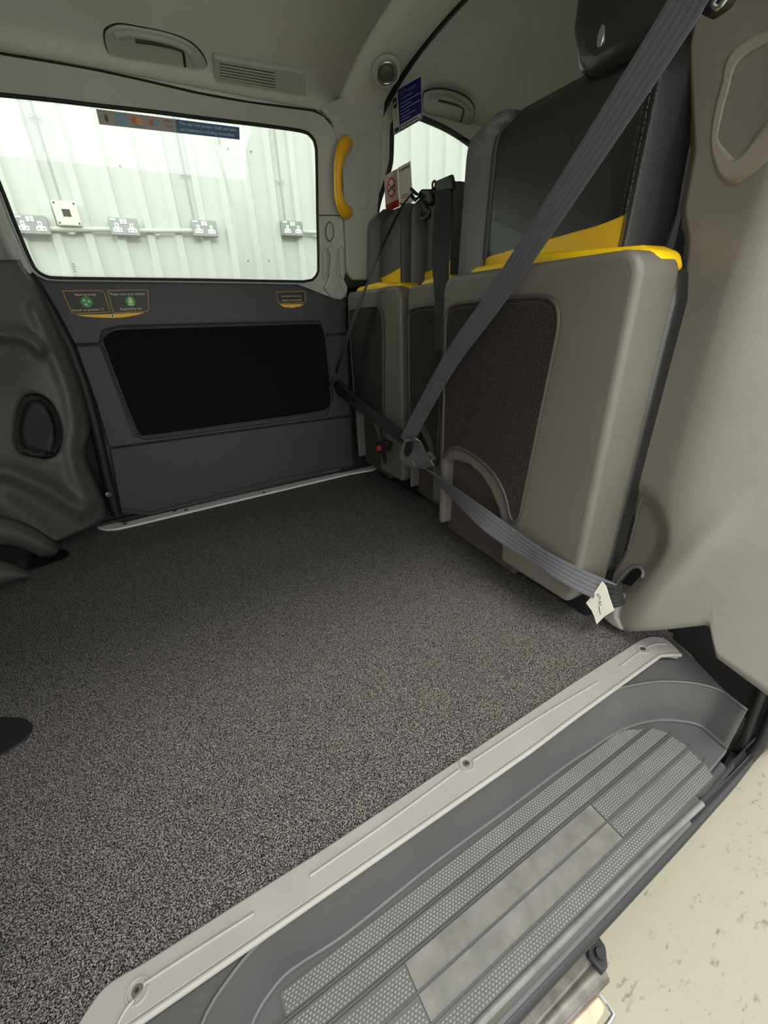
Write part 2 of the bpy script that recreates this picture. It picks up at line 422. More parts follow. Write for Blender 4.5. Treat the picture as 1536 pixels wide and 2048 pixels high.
# ---- far sliding door
WP0, WN = (0, 1.62, .78), (0, 1, .22)          # leaning window plane
def PW(u, v, off=0):
    n = Vector(WN).normalized(); return PP(u, v, WP0, WN)-n*off
door = thing('door_1', (.25, FARY, 0), 'dark grey sliding door opposite with wide window and black carpet insert', 'door', kind='structure')
win_in = [(-70, 184), (0, 190), (100, 200), (200, 212), (300, 223), (400, 236), (500, 248), (590, 260), (615, 266), (628, 280), (632, 305), (634, 430), (636, 535), (632, 553), (618, 562), (560, 562), (380, 559), (200, 557), (105, 555), (82, 548), (66, 530), (30, 445), (0, 368), (-60, 225), (-76, 195)]
win_out = [(-110, 92), (0, 112), (100, 128), (200, 146), (300, 168), (400, 191), (500, 208), (590, 220), (630, 226), (655, 246), (672, 285), (681, 430), (690, 540), (691, 590), (672, 600), (640, 577), (614, 569), (560, 567), (380, 564), (200, 562), (100, 560), (78, 552), (58, 536), (40, 515), (0, 440), (-45, 350), (-110, 225), (-125, 160)]
wi = resample(catmull([(*p, 0) for p in win_in], 4, True), 110); wo = resample(catmull([(*p, 0) for p in win_out], 4, True), 110)
# pair each inner point with the outer point at the same index after aligning the starts
def by_angle(loop, n):
    c = (285, 385); out = []; k = len(loop)
    for i in range(n):
        # window-shaped parameter: shoot a ray from the centre, stretched to the window's aspect
        a = 2*math.pi*i/n; dx, dy = 1.75*math.cos(a), math.sin(a); best = None
        for j in range(k):
            p, q = loop[j], loop[(j+1) % k]; ex, ey = q.x-p.x, q.y-p.y; den = dx*ey-dy*ex
            if abs(den) < 1e-9: continue
            t = ((p.x-c[0])*ey-(p.y-c[1])*ex)/den; w = ((p.x-c[0])*dy-(p.y-c[1])*dx)/den
            if t > 0 and -1e-6 <= w <= 1+1e-6 and (best is None or t > best): best = t
        out.append(Vector((c[0]+dx*best, c[1]+dy*best, 0)))
    return out
wi = by_angle(wi, 180); wo = by_angle(wo, 180)
fr_in = [PW(p.x, p.y, 0) for p in wi]; fr_out = [PW(p.x, p.y, .012) for p in wo]
frame = ring('window_frame', fr_out, fr_in, Vector((0, .010, 0)), greyplas, door)
seal = tube('window_seal', [PW(p.x, p.y, .003) for p in wi], .0045, rubber, door, seg=8, closed=True)
pane = extrude('window_pane', [PW(p.x, p.y, -.012) for p in wi], (0, .004, 0), glass, door, smooth=0)
outseal = tube('door_seal', [PW(u, v, -.002) for u, v in [(-110, 90), (0, 110), (100, 127), (200, 145), (300, 167), (400, 190), (500, 208), (590, 219), (630, 224), (656, 244), (674, 285), (684, 430), (693, 540), (694, 600)]], .0065, rubber, door, seg=8)
def PD(u, v, off=0): return P(u, v, y=FARY-off)
# lower door panels, split along the moulded creases
extrude('upper_panel', [PD(*p, .014) for p in [(40, 532), (66, 540), (86, 552), (105, 559), (380, 563), (618, 566), (640, 576), (652, 594), (692, 598), (695, 667), (650, 669), (640, 642), (240, 653), (205, 662), (200, 688), (143, 690), (90, 620)]], (0, .014, 0), doorplas, door, .005)
extrude('middle_panel', [PD(*p, .012) for p in [(144, 692), (201, 690), (268, 872), (290, 880), (655, 832), (668, 800), (652, 672), (695, 669), (700, 831), (218, 896), (190, 800)]], (0, .012, 0), doorplas, door, .004)
extrude('lower_panel', [PD(*p, .014) for p in [(219, 898), (700, 833), (706, 930), (560, 958), (300, 1026), (240, 1018), (228, 950)]], (0, .014, 0), doorplas, door, .005)
extrude('door_core', [PD(*p, -.002) for p in [(42, 540), (70, 553), (110, 562), (380, 565), (618, 569), (645, 582), (692, 600), (706, 932), (300, 1030), (232, 1024), (180, 850), (130, 690)]], (0, .03, 0), doorplas, door)
ins = [(207, 690), (209, 672), (222, 662), (245, 658), (440, 652), (632, 647), (644, 652), (650, 670), (662, 785), (659, 806), (642, 823), (470, 848), (296, 872), (280, 868), (268, 850)]
insp = resample(catmull([(*p, 0) for p in ins], 5, True), 90)
extrude('carpet_insert', [PD(p.x, p.y, .010) for p in insp], (0, .010, 0), insert_carpet, door, .004)
tube('insert_rim', [PD(p.x, p.y, .011) for p in insp], .0032, doorplas, door, 8, True)
# light grey pull handle moulding beside the window
pull = extrude('pull_handle', [PW(*p, .02) for p in [(652, 494), (662, 489), (674, 493), (671, 508), (671, 545), (677, 566), (689, 588), (680, 598), (658, 593), (645, 574), (655, 550), (657, 508)]], (0, .02, 0), greyplas, door, .006, 3)
for pl in ([(643, 500), (648, 494), (652, 500), (654, 525), (652, 548), (645, 558)], [(675, 497), (680, 492), (684, 500), (686, 540), (684, 562), (678, 552), (675, 525)]):
    tube('recess_edge', [PW(*p, .013) for p in pl], .0018, greyplas, pull, 6, True)
bt = [PW(655+7.5*math.cos(a)*(1), 462+19*math.sin(a), .020) for a in [2*math.pi*k/24 for k in range(24)]]
lock = extrude('lock_button', bt, (0, .008, 0), greyplas, door, .0025)
tube('lock_rim', bt, .0011, rubber, lock, 6, True)
tube('frame_joint', [PW(635, 430, .013), PW(658, 430, .013), PW(682, 431, .013)], .0012, rubber, door, 6)

# ---- far body side behind and around the door
wf = thing('wall_far', (.9, 1.66, 0), 'grey far side wall of the van with pillar and rear quarter panel', 'wall', kind='structure')
# door-post pillar, light grey
PC = 1.60
pil_pts = [(684, 300), (676, 280), (664, 240), (640, 215), (762, 152), (778, 168), (770, 215), (766, 262), (764, 330), (757, 420), (752, 500), (742, 560), (705, 560), (694, 540), (690, 430)]
extrude('pillar_cover', [PP(*p, (0, 1.585, .78), (0, 1, .18)) for p in pil_pts], (0, .03, 0), greyplas, wf, .006)
sl = [(727+11*math.cos(a)*1, 342+(66+11*abs(math.sin(a)))*(1 if math.sin(a) > 0 else -1)) for a in [2*math.pi*k/28 for k in range(28)]]
tube('pillar_slot_rim', [PP(*p, (0, 1.583, .78), (0, 1, .18)) for p in sl], .0022, greyplas, wf, 6, True)
# dark lower quarter trim behind the far seat
extrude('quarter_trim', [(.70, 1.655, 0), (1.75, 1.655, 0), (1.75, 1.655, .93), (.70, 1.655, .80)], (0, .04, 0), black, wf)
# upper quarter with the window opening: ring around the rear side window
q_out = [(.80, .80), (.86, 1.25), (.905, 1.45), (1.4, 1.45), (1.95, 1.38), (1.95, .80), (1.4, .80)]
q_in = [(.945, .92), (.965, 1.15), (.99, 1.272), (1.16, 1.272), (1.36, 1.22), (1.55, 1.12), (1.60, .92)]
qo3 = resample([Vector((a, 0, b)) for a, b in q_out], 80); qi3 = resample(catmull([Vector((a, 0, b)) for a, b in q_in], 6, True), 80)
def near_idx(loop, p): return min(range(len(loop)), key=lambda i: (loop[i]-p).length)
k0 = near_idx(qi3, Vector((.945, 0, .92))); qi3 = qi3[k0:]+qi3[:k0]
ring('quarter_panel', [(p.x, 1.605-(p.z-.8)*.06, p.z) for p in qo3], [(p.x, 1.62-(p.z-.8)*.06, p.z) for p in qi3], Vector((0, .02, 0)), headliner, wf)
tube('quarter_window_seal', [(p.x, 1.62-(p.z-.8)*.06, p.z) for p in qi3], .009, rubber, wf, 8, True)
extrude('quarter_window_pane', [(p.x, 1.632-(p.z-.8)*.06, p.z) for p in qi3], (0, .004, 0), glass, wf, smooth=0)
extrude('belt_reel_cover', [P(*p, y=1.60) for p in [(692, 500), (712, 492), (732, 500), (742, 530), (745, 572), (700, 578), (690, 560)]], (0, .04, 0), black, wf, .006)
extrude('front_post_cover', [P(*p, y=1.64) for p in [(-140, 350), (-45, 350), (0, 440), (46, 532), (40, 570), (-140, 570)]], (0, .02, 0), greyplas, wf)
# front far body beyond the door, hidden behind the left trim
box('front_side', (-1.5, 1.68, -.4), (-.12, 1.72, .74), black, wf)
box('front_side_upper', (-1.5, 1.66, .7), (-.62, 1.70, 1.3), black, wf)
box('sill_body', (-.3, 1.665, -.4), (1.9, 1.72, .02), black, wf)
box('cantrail', (-1.5, 1.57, 1.225), (.80, 1.64, 1.455), headliner, wf)
# ---- rear end and front bulkhead of the van
wr = thing('wall_rear', (1.9, .9, 0), 'grey tailgate wall closing the back of the van', 'wall', kind='structure')
box('tailgate_lower', (1.84, .17, -.1), (1.9, 1.7, .90), black, wr)
box('tailgate_upper', (1.84, .17, .90), (1.9, 1.7, 1.455), headliner, wr)
wl = thing('wall_front', (-1.5, .9, 0), 'dark bulkhead between driver and passengers', 'wall', kind='structure')
box('bulkhead_lower', (-1.5, .17, -.1), (-1.46, 1.7, .75), doorplas, wl)
box('bulkhead_upper', (-1.5, .17, .75), (-1.46, 1.7, 1.455), headliner, wl)
# near side above the door opening and behind it
wn = thing('wall_near', (1.4, .2, 0), 'grey near side of the van body behind the open doorway', 'wall', kind='structure')
box('rear_quarter', (.93, .12, .17), (1.9, .17, 1.455), black, wn)
box('door_header', (-1.5, .14, 1.24), (1.0, .20, 1.455), black, wn)
box('front_quarter', (-1.5, .12, -.2), (-.34, .17, 1.455), black, wn)

# ---- left front quarter trim (moulded), stands on the floor line to the left of the door
LP0 = Vector((-.16, 1.60, 0)); LD = Vector((-.30, -.16, 0)).normalized(); LN = Vector((-LD.y, LD.x, 0))
if LN.dot(CAM-LP0) < 0: LN = -LN
bowl = [(30, 838), (36, 812), (48, 793), (64, 786), (84, 790), (104, 806), (117, 832), (124, 862), (122, 890), (112, 910), (92, 918), (64, 914), (40, 906), (28, 886), (27, 860)]
R_edge = [(515, 40), (535, 48), (560, 66), (620, 98), (690, 132), (760, 158), (820, 174), (850, 180), (872, 180), (890, 172), (915, 172), (950, 186), (1000, 208), (1030, 214), (1048, 196), (1068, 150), (1085, 112), (1097, 100), (1115, 80), (1130, 60), (1150, 20), (1165, 0)]
def left_relief(u, v):
    o = 0.02
    o -= .045*sstep(-4, 16, inside_dist(bowl, u, v))
    # shallow hollow beneath the arm ledge
    o -= .010*math.exp(-((u-60)/60)**2-((v-750)/60)**2)
    led = [(-90, 668), (0, 668), (40, 672), (66, 684), (80, 700)]
    o += .02*math.exp(-(line_dist(led, u, v)/13)**2)
    rim = [(70, 620), (100, 690), (135, 780), (148, 850), (140, 900), (150, 950), (180, 1010)]
    o += .012*math.exp(-(line_dist(rim, u, v)/16)**2)
    # two soft folds sweeping down to the floor
    o += .022*math.exp(-(line_dist([(-80, 935), (20, 945), (90, 975), (160, 1020)], u, v)/18)**2)
    o += .016*math.exp(-(line_dist([(-80, 1000), (10, 1008), (60, 1040), (105, 1085)], u, v)/24)**2)
    return o
rows = sorted(set(list(range(520, 1086, 7))+[1085]))
_unused = [515, 535, 560, 590, 620, 655, 668, 680, 695, 715, 740, 765, 785, 795, 805, 820, 840, 860, 880, 895, 905, 915, 925, 940, 955, 970, 985, 1000, 1015, 1030, 1045, 1060, 1072, 1085]
lt = thing('trim_front_quarter', (-.4, 1.55, 0), 'dark grey moulded front quarter trim with a deep oval recess', 'trim', kind='structure')
NCOL = 96
cv = []
for r in rows:
    re = interp(R_edge, r); cv.append([])
    for k in range(NCOL):
        u = -140+(re+140)*k/(NCOL-1)
        tuck = sstep(re-10, re, u)*.03
        cv[-1].append(PP(u, r, LP0+LN*(left_relief(u, r)-tuck), LN))
    cv[-1] = [cv[-1][0]+LD*d_ for d_ in (.9, .5, .2, .08)]+cv[-1]
q = loft('moulded_panel', cv, trimplas, lt, thick=.004)
tb0 = [p for p in [LP0+LD*(.06)+Vector((0, 0, .0)), LP0+LD*1.0+Vector((0, 0, .0)), LP0+LD*1.0+Vector((0, 0, .80)), LP0+LD*.06+Vector((0, 0, .80))]]
extrude('trim_body', [p-LN*.13 for p in tb0], -LN*.02, black, lt)
fold = loft('lower_roll', [[PP(a[0]+(b[0]-a[0])*t, a[1]+(b[1]-a[1])*t, LP0, LN)+LN*(.02+.045*math.sin(math.pi*(.15+.7*t))) for t in [i/9 for i in range(10)]] for a, b in
    [((-80, 1020), (-110, 1090)), ((-20, 1026), (-30, 1082)), ((4, 1030), (12, 1085)), ((30, 1038), (45, 1096)), ((60, 1052), (68, 1108)), ((104, 1080), (88, 1106))]], trimplas, lt, .004)
loft('toe_roll', [[PP(a[0]+(b[0]-a[0])*t, a[1]+(b[1]-a[1])*t, LP0, LN)+LN*(.03+.05*math.sin(math.pi*(.15+.7*t))) for t in [i/9 for i in range(10)]] for a, b in
    [((-80, 1085), (-90, 1165)), ((-20, 1108), (-30, 1168)), ((0, 1114), (-5, 1160)), ((20, 1122), (12, 1152)), ((46, 1134), (30, 1142))]], trimplas, lt, .004)
bc = (sum(p[0] for p in bowl)/len(bowl), sum(p[1] for p in bowl)/len(bowl)); bo_ = catmull([(*p, 0) for p in bowl], 4, True); dish = []
for k in (1.0, .96, .9, .8, .65, .5, .35):
    dish.append([])
    for p in bo_:
        u, v = bc[0]+(p.x-bc[0])*k, bc[1]+(p.y-bc[1])*k
        dish[-1].append(PP(u, v, LP0+LN*(left_relief(u, v)+.004), LN))
nd = len(dish[0]); dvv = [p for r_ in dish for p in r_]
dff = [(i*nd+j, i*nd+(j+1) % nd, (i+1)*nd+(j+1) % nd, (i+1)*nd+j) for i in range(len(dish)-1) for j in range(nd)]+[tuple(range((len(dish)-1)*nd, len(dish)*nd))]
mesh('recess_shade', dvv, dff, rubber, lt, 60)  # black sheet painting the shade inside the oval recess
scr = PP(208, 986, LP0, LN)+LN*.03
extrude('trim_screw', disc_pts(scr, LD, (0, 0, 1), .009), -LN*.006, chrome, lt, .002)
# door rubber between the trim and the door
ds = tube('trim_door_rubber', [P(u, v, y=1.615) for u, v in [(38, 528), (64, 560), (100, 620), (138, 690), (168, 770), (190, 850), (208, 930), (226, 1005), (234, 1030)]], .017, rubber, None, 10)
tag(ds, 'thick black rubber seal down the front edge of the sliding door', 'seal', kind='structure')
ds2 = tube('trim_frame_post', [PW(u, v, .01) for u, v in [(-40, 330), (0, 440), (30, 505), (48, 545)]], .02, greyplas, None, 10)
tag(ds2, 'light grey window post rising above the front quarter trim', 'trim', kind='structure')

# ---- near pillar trim on the right of the doorway
L_edge = [(-80, 1405), (100, 1372), (300, 1384), (420, 1362), (480, 1372), (560, 1362), (700, 1322), (850, 1288), (985, 1258), (1040, 1262), (1100, 1246), (1160, 1212), (1185, 1200), (1230, 1204), (1262, 1236), (1268, 1250)]
C_edge = [(-80, 1690), (100, 1640), (300, 1550), (420, 1512), (560, 1462), (700, 1420), (850, 1376), (985, 1340), (1100, 1338), (1160, 1300), (1230, 1262), (1268, 1262)]
cres = [(1250, 975), (1285, 974), (1310, 990), (1328, 1020), (1340, 1060), (1340, 1085), (1332, 1110), (1316, 1138), (1292, 1166), (1262, 1200), (1240, 1232), (1180, 1250), (1180, 1000)]
rec = [(1422, 258), (1440, 170), (1475, 95), (1600, 30), (1600, 300), (1468, 372), (1430, 330)]
inn = [(1436, 270), (1450, 190), (1490, 110), (1600, 60), (1600, 240), (1475, 318)]
def bot_edge(u): return interp([(1200, 1240), (1240, 1264), (1260, 1268), (1330, 1264), (1412, 1254), (1424, 1262), (1430, 1320), (1600, 1450)], u)
PX0 = .765
def pil_relief(u, v):
    c = interp(C_edge, v); o = 0
    d = c-u
    sp_ = math.log(1+math.exp(max(-30, min(30, d/22))))*22
    o -= .085*(1-math.exp(-sp_/105))       # turns back towards the seat, left of the crease
    o -= .00016*max(0, -d)
    o -= .032*sstep(-4, 26, inside_dist(cres, u, v))
    o += .006*math.exp(-(line_dist([(1640, 900), (1460, 1040), (1400, 1090), (1330, 1165), (1262, 1255)], u, v)/24)**2)*(1-sstep(1380, 1520, u))
    return o
pt = thing('trim_rear_pillar', (.85, .3, 0), 'taupe grey moulded plastic pillar trim beside the nearest seat', 'trim', kind='structure')
cv = []
prow = sorted(set(list(range(-420, -80, 40))+list(range(-80, 1262, 11))+[1262]))
_unused2 = [-80, -20, 40, 80, 100, 140, 180, 220, 260, 290, 320, 345, 370, 400, 450, 500, 560, 620, 680, 740, 800, 850, 900, 940, 960, 975, 990, 1010, 1030, 1055, 1080, 1100, 1120, 1140, 1160, 1175, 1190, 1205, 1220, 1235, 1250, 1262]
for r in prow:
    le = interp(L_edge, r); cv.append([])
    right_lim = 1640 if r < 1180 else 1640
    for k in range(72):
        t = k/71; u = le+(right_lim-le)*t**1.25
        vv = r
        if r > 1100:   # follow the lower edge
            vv = 1100+(r-1100)*(bot_edge(u)-1100)/(1268-1100) if u > le else r
        tuck = (1-sstep(le, le+12, u))*.025+sstep(bot_edge(u)-8, bot_edge(u)+1, vv)*.02
        cv[-1].append(P(u, vv, x=PX0-pil_relief(u, vv)+tuck))
loft('moulded_pillar_panel', cv, pillarplas, pt, thick=.004)
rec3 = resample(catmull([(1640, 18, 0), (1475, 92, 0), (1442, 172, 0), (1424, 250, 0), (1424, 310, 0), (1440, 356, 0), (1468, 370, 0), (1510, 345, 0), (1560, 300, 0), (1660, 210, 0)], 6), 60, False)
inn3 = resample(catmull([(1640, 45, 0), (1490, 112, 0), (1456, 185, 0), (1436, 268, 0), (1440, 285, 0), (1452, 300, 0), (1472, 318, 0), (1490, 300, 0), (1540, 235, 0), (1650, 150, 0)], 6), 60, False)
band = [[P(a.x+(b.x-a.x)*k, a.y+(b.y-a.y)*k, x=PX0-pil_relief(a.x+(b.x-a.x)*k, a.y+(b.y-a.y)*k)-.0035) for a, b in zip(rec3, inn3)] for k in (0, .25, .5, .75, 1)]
loft('reflection_band', band, reflectplas, pt, .0012)  # raised pale band painted in for a reflection on the trim
# belt slot low on the trim
slot = [(1241, 1166), (1262, 1142), (1272, 1138), (1280, 1143), (1280, 1152), (1262, 1172)]
def PS(u, v, k=0): return P(u, v, x=PX0-pil_relief(u, v)-.006+k)
extrude('belt_slot', [PS(*p, -.002) for p in slot], (.004, 0, 0), rubber, pt)
tube('slot_rim', [PS(*p, -.003) for p in [(1232, 1168), (1252, 1144), (1268, 1133), (1282, 1135), (1287, 1146), (1284, 1156)]], .003, pillarplas, pt, 8)
extrude('toe_flange', [P(*p, x=.772) for p in [(1200, 1180), (1235, 1200), (1232, 1235), (1246, 1264), (1225, 1254), (1202, 1235)]], (.04, 0, 0), pillarplas, pt, .006)
# black body panel under the trim and the rubber edge of the opening
bp_ = thing('trim_lower_pillar', (.9, .25, 0), 'black body panel below the pillar trim beside the sill end', 'trim', kind='structure')
extrude('body_panel', [P(*p, x=.885) for p in [(1230, 1240), (1470, 1225), (1600, 1150), (1600, 1500), (1500, 1450), (1440, 1385), (1380, 1310), (1335, 1270)]], (.03, 0, 0), black, bp_, .004)
tube('opening_rubber', [P(u, v, x=.87) for u, v in [(1640, 900), (1590, 1180), (1545, 1330), (1510, 1420), (1490, 1475), (1470, 1510)]]+[Vector(p) for p in [(.80, .116, -.146), (.72, .112, -.150), (.5, .110, -.150), (-.55, .110, -.150)]], .008, rubber, bp_, 10)
tube('opening_lip', [P(u, v, x=.88) for u, v in [(1640, 1030), (1600, 1270), (1560, 1400), (1520, 1490)]]+[Vector(p) for p in [(.86, .106, -.165), (.78, .102, -.163), (.6, .100, -.163), (-.55, .100, -.163)]], .010, black, bp_, 10)

# ---- near silver sill plate
sp = thing('sill_plate', (.3, .3, 0), 'silver plastic sill plate along the carpet edge by the entry step', 'sill plate')
o1 = [(150, 2056), (172, 2020), (205, 1976), (245, 1947), (295, 1919), (470, 1808), (643, 1699), (947, 1498), (1150, 1362), (1280, 1279), (1298, 1273), (1318, 1273), (1336, 1280), (1360, 1303), (1356, 1310), (1340, 1308), (1320, 1308), (1150, 1429), (1055, 1500), (700, 1746), (480, 1897), (248, 2056), (225, 2080), (180, 2100)]
o1 = [(p.x, p.y) for p in catmull([(a, b, 0) for a, b in o1[:6]], 5)]+o1[6:9]+[(p.x, p.y) for p in catmull([(a, b, 0) for a, b in o1[9:17]], 4)]+o1[17:]
extrude('plate', [P(u, v, z=.006) for u, v in o1], (0, 0, -.012), silver, sp, .003, 3)
tube('rolled_edge', [P(u, v, z=.003)+Vector((0, -.003, 0)) for u, v in [(230, 2070), (260, 2048), (480, 1897), (700, 1746), (1055, 1500), (1150, 1429), (1316, 1310), (1342, 1308), (1358, 1308)]], .0045, silver, sp, 8)
for seg in ([(230, 2060), (250, 2022), (268, 2000)], [(288, 1968), (380, 1908), (508, 1827)], [(620, 1752), (770, 1648), (918, 1540)], [(946, 1522), (1070, 1440), (1196, 1364)], [(1241, 1332), (1262, 1317), (1280, 1304)], [(1290, 1297), (1308, 1289), (1332, 1288)]):
    tube('raised_rib', [P(u, v, z=.0065) for u, v in catmull([(a, b, 0) for a, b in seg], 5) and [(p.x, p.y) for p in catmull([(a, b, 0) for a, b in seg], 5)]], .0022, silver, sp, 8)
for (u, v) in ((275, 1982), (933, 1528), (1286, 1299)):
    c = P(u, v, z=.006)
    tube('screw_boss', disc_pts(c, (1, 0, 0), (0, 1, 0), .011, 20), .0017, silver, sp, 6, True)
    sc = extrude('screw', disc_pts(c, (1, 0, 0), (0, 1, 0), .0055, 16), (0, 0, .0022), metal, sp, .0008)
    extrude('screw_socket', disc_pts(c+Vector((0, 0, .0022)), (1, 0, 0), (0, 1, 0), .0022, 8), (0, 0, .0004), rubber, sc)

# ---- entry step: ledge, curved riser, tread with dimpled strips
st = thing('entry_step', (.3, .2, -.13), 'dark grey plastic entry step with dimpled tread strips below the sill plate', 'step')
ZB, ZC = -.010, -.10
A_ = [(400, 2055), (430, 1995), (500, 1903), (560, 1852), (620, 1802), (700, 1750), (900, 1606), (1055, 1502), (1150, 1432), (1180, 1404), (1230, 1379), (1280, 1367), (1330, 1362), (1390, 1366), (1436, 1378), (1462, 1395), (1494, 1420)]
B3 = [Vector((-.168, .112, ZB)), Vector((-.166, .16, ZB)), Vector((-.152, .205, ZB))]+[P(u, v, z=ZB) for u, v in A_]
C_ = [(505, 2045), (545, 1978), (575, 1945), (610, 1920), (700, 1861), (870, 1725), (1010, 1622), (1130, 1532), (1175, 1502), (1220, 1472), (1265, 1451), (1315, 1441), (1365, 1443), (1400, 1452), (1425, 1472), (1454, 1497)]
C3 = [Vector((-.142, .112, ZC)), Vector((-.140, .15, ZC)), Vector((-.128, .195, ZC))]+[P(u, v, z=ZC) for u, v in C_]
N = 120
B3 = resample(catmull(B3, 6), N, False); C3 = resample(catmull(C3, 6), N, False)
sweep = []
for (fr, dz, out) in ((0, .002, .004), (0, 0, 0), (.02, -.004, 0), (.5, 0, 0), (.9, 0, 0), (.97, -.002, 0), (1.0, 0, 0)):
    sweep.append([b.lerp(c, fr)+Vector((0, 0, dz)) for b, c in zip(B3, C3)])
# ease the foot of the riser
loft('riser', sweep, stepplas, st, .003, 50)
tube('riser_top_edge', [b+Vector((0, 0, -.001)) for b in B3], .0028, stepplas, st, 8)
tube('riser_foot_edge', [c+Vector((0, 0, .001)) for c in C3], .004, stepplas, st, 8)
ledge = [(b.x, b.y, b.z) for b in B3]
# flat ledge between the sill plate and the riser (plain strip behind)
lp = [b+Vector((0, 0, -.001)) for b in B3]
extrude('ledge', [Vector((-.34, .112, ZB-.001)), Vector((-.34, .325, ZB-.001)), Vector((.80, .325, ZB-.001)), P(1345, 1276, z=ZB), P(1400, 1330, z=ZB), P(1440, 1372, z=ZB)]+lp[::-1], (0, 0, -.004), stepplas, st)
# tread base
tb = [c+Vector((0, 0, -.001)) for c in C3]
outer = [P(u, v, z=ZC-.001) for u, v in [(1455, 1500), (1385, 1586), (1402, 1601), (1200, 1793), (970, 2024)]]+[Vector((.0, .108, ZC-.001)), Vector((-.14, .108, ZC-.001))]
extrude('tread_base', tb+outer, (0, 0, -.014), stepplas, st, .002)
YB = [(.252, .229), (.224, .200), (.195, .166), (.163, .137), (.134, .113)]
XR = [(.655, .70), (.712, .728), (.726, .73), (.726, .722), (.722, .708)]
Z0 = ZC-.001
dim = []
for i, (ya, yb) in enumerate(YB):
    segs = [(-.10, XR[i][0], 'd')]
    if i in (2, 3): segs = [(-.10, .109, 'd'), (.110, .4825, 's'), (.484, XR[i][0], 'd')]
    if i == 0: segs = [(-.04, XR[0][0], 'd')]
    for (xa, xb, kind) in segs:
        xb2 = xb+(XR[i][1]-XR[i][0] if xb == XR[i][0] else 0)
        nm = 'tread_strip' if kind == 'd' else 'smooth_tread_plate'
        base = [(xa, yb, Z0), (xb2, yb, Z0), (xb, ya, Z0), (xa, ya, Z0)]
        top = [(a, b, Z0+.0022) for a, b, c in base]
        v = base+top; f = [(0, 1, 5, 4), (1, 2, 6, 5), (2, 3, 7, 6), (3, 0, 4, 7), (4, 5, 6, 7)]
        dv, df = [], []
        if kind == 'd':
            d = .0056; ry = 0; y = yb+.0035
            while y < ya-.002:
                xmax = xb2+(xb-xb2)*(y-yb)/(ya-yb)-.003; xx = xa+.004+(d/2 if ry % 2 else 0)
                while xx < xmax:
                    b = len(dv); r = .0020; z = Z0+.0022
                    dv += [(xx-r, y, z), (xx, y-r, z), (xx+r, y, z), (xx, y+r, z), (xx, y, z+.0013)]
                    df += [(b, b+1, b+4), (b+1, b+2, b+4), (b+2, b+3, b+4), (b+3, b, b+4)]
                    xx += d
                y += d*.62; ry += 1
        so_ = mesh(nm, v, f, treadbase if kind == 'd' else smoothtread, st, 0)
        if dv: mesh('dimples', dv, df, treadplas, so_, 0)['kind'] = 'stuff'
    if i < 4:
        yg = (yb+YB[i+1][0])/2
        extrude('groove_rib', [(-.10, yg-.0012, Z0), (XR[i][1]+.01, yg-.0012, Z0), (XR[i][1]+.01, yg+.0012, Z0), (-.10, yg+.0012, Z0)], (0, 0, .0032), stepplas, st)
tube('nosing', [P(u, v, z=Z0)+Vector((0, -.002, -.002)) for u, v in [(1402, 1603), (1300, 1696), (1200, 1795), (970, 2026)]]+[Vector((0, .106, Z0-.002)), Vector((-.142, .106, Z0-.002))], .005, smoothtread, st, 8)
# ---- rocker below the step
se = box('trim_sill_front', (-1.5, .13, -.2), (-.335, .33, -.004), black)
tag(se, 'black body sill ahead of the entry step', 'trim', kind='structure')
rk = thing('rocker_panel', (.3, .08, -.25), 'black rubber-lipped rocker panel running along below the entry step', 'body panel')
def sweepx(name, prof, xs, m, parent, smooth=40):
    return loft(name, [[(xx, y, z) for y, z in prof] for xx in xs], m, parent, 0, smooth)
sweepx('inner_channel', [(.112, -.118), (.107, -.119), (.104, -.128), (.102, -.14), (.098, -.142)], (-.6, .0, .4, .63), stepplas, rk)
sweepx('seal_channel', [(.118, -.150), (.108, -.152), (.104, -.147), (.099, -.147)], (-.6, .3, 1.04), rubber, rk)
sweepx('outer_sill', [(.106, -.146), (.100, -.150), (.0965, -.160), (.0975, -.174), (.103, -.186), (.112, -.192), (.15, -.195)], (-.6, .3, 1.04), MATS['black_plastic'], rk)
tube('channel_end', [P(1372, 1592, z=-.12), P(1400, 1578, z=-.125), P(1420, 1552, z=-.125), P(1440, 1530, z=-.12)], .01, black, rk, 8)

# ---- far silver sill strip
fs = thing('sill_strip', (.25, 1.60, 0), 'silver sill strip in painted window light at the foot of the far sliding door', 'sill plate')
fo = [(188, 1050), (200, 1043), (212, 1040), (226, 1044), (248, 1045), (262, 1041), (400, 1008), (560, 970), (700, 934), (738, 925), (754, 927), (757, 933), (746, 939), (700, 947), (560, 980), (400, 1018), (270, 1049), (235, 1057), (212, 1059), (196, 1056)]
extrude('strip', [P(u, v, z=.008) for u, v in fo], (0, 0, -.008), lit_silver, fs, .002)
for u, v in ((250, 1048), (350, 1022), (372, 1020), (528, 986), (682, 945), (730, 931)):
    extrude('strip_screw', disc_pts(P(u, v, z=.008), (1, 0, 0), (0, 1, 0), .007), (0, 0, .0015), metal, fs)
bx_ = box('trim_door_threshold', (-.28, 1.662, -.02), (.80, 1.70, .002), doorplas)
tag(bx_, 'dark threshold behind the far silver sill strip', 'trim', kind='structure')

# ---- clear screen behind the seats
SX = .932
scn = [P(u, v, x=SX) for u, v in [(772, 175), (1062, 30), (1050, 215), (1000, 330), (830, 420), (768, 440)]]
screen = extrude('clear_screen', scn, (.004, 0, 0), acrylic, None, .0008)
tag(screen, 'clear acrylic screen standing behind the row of seats', 'screen')

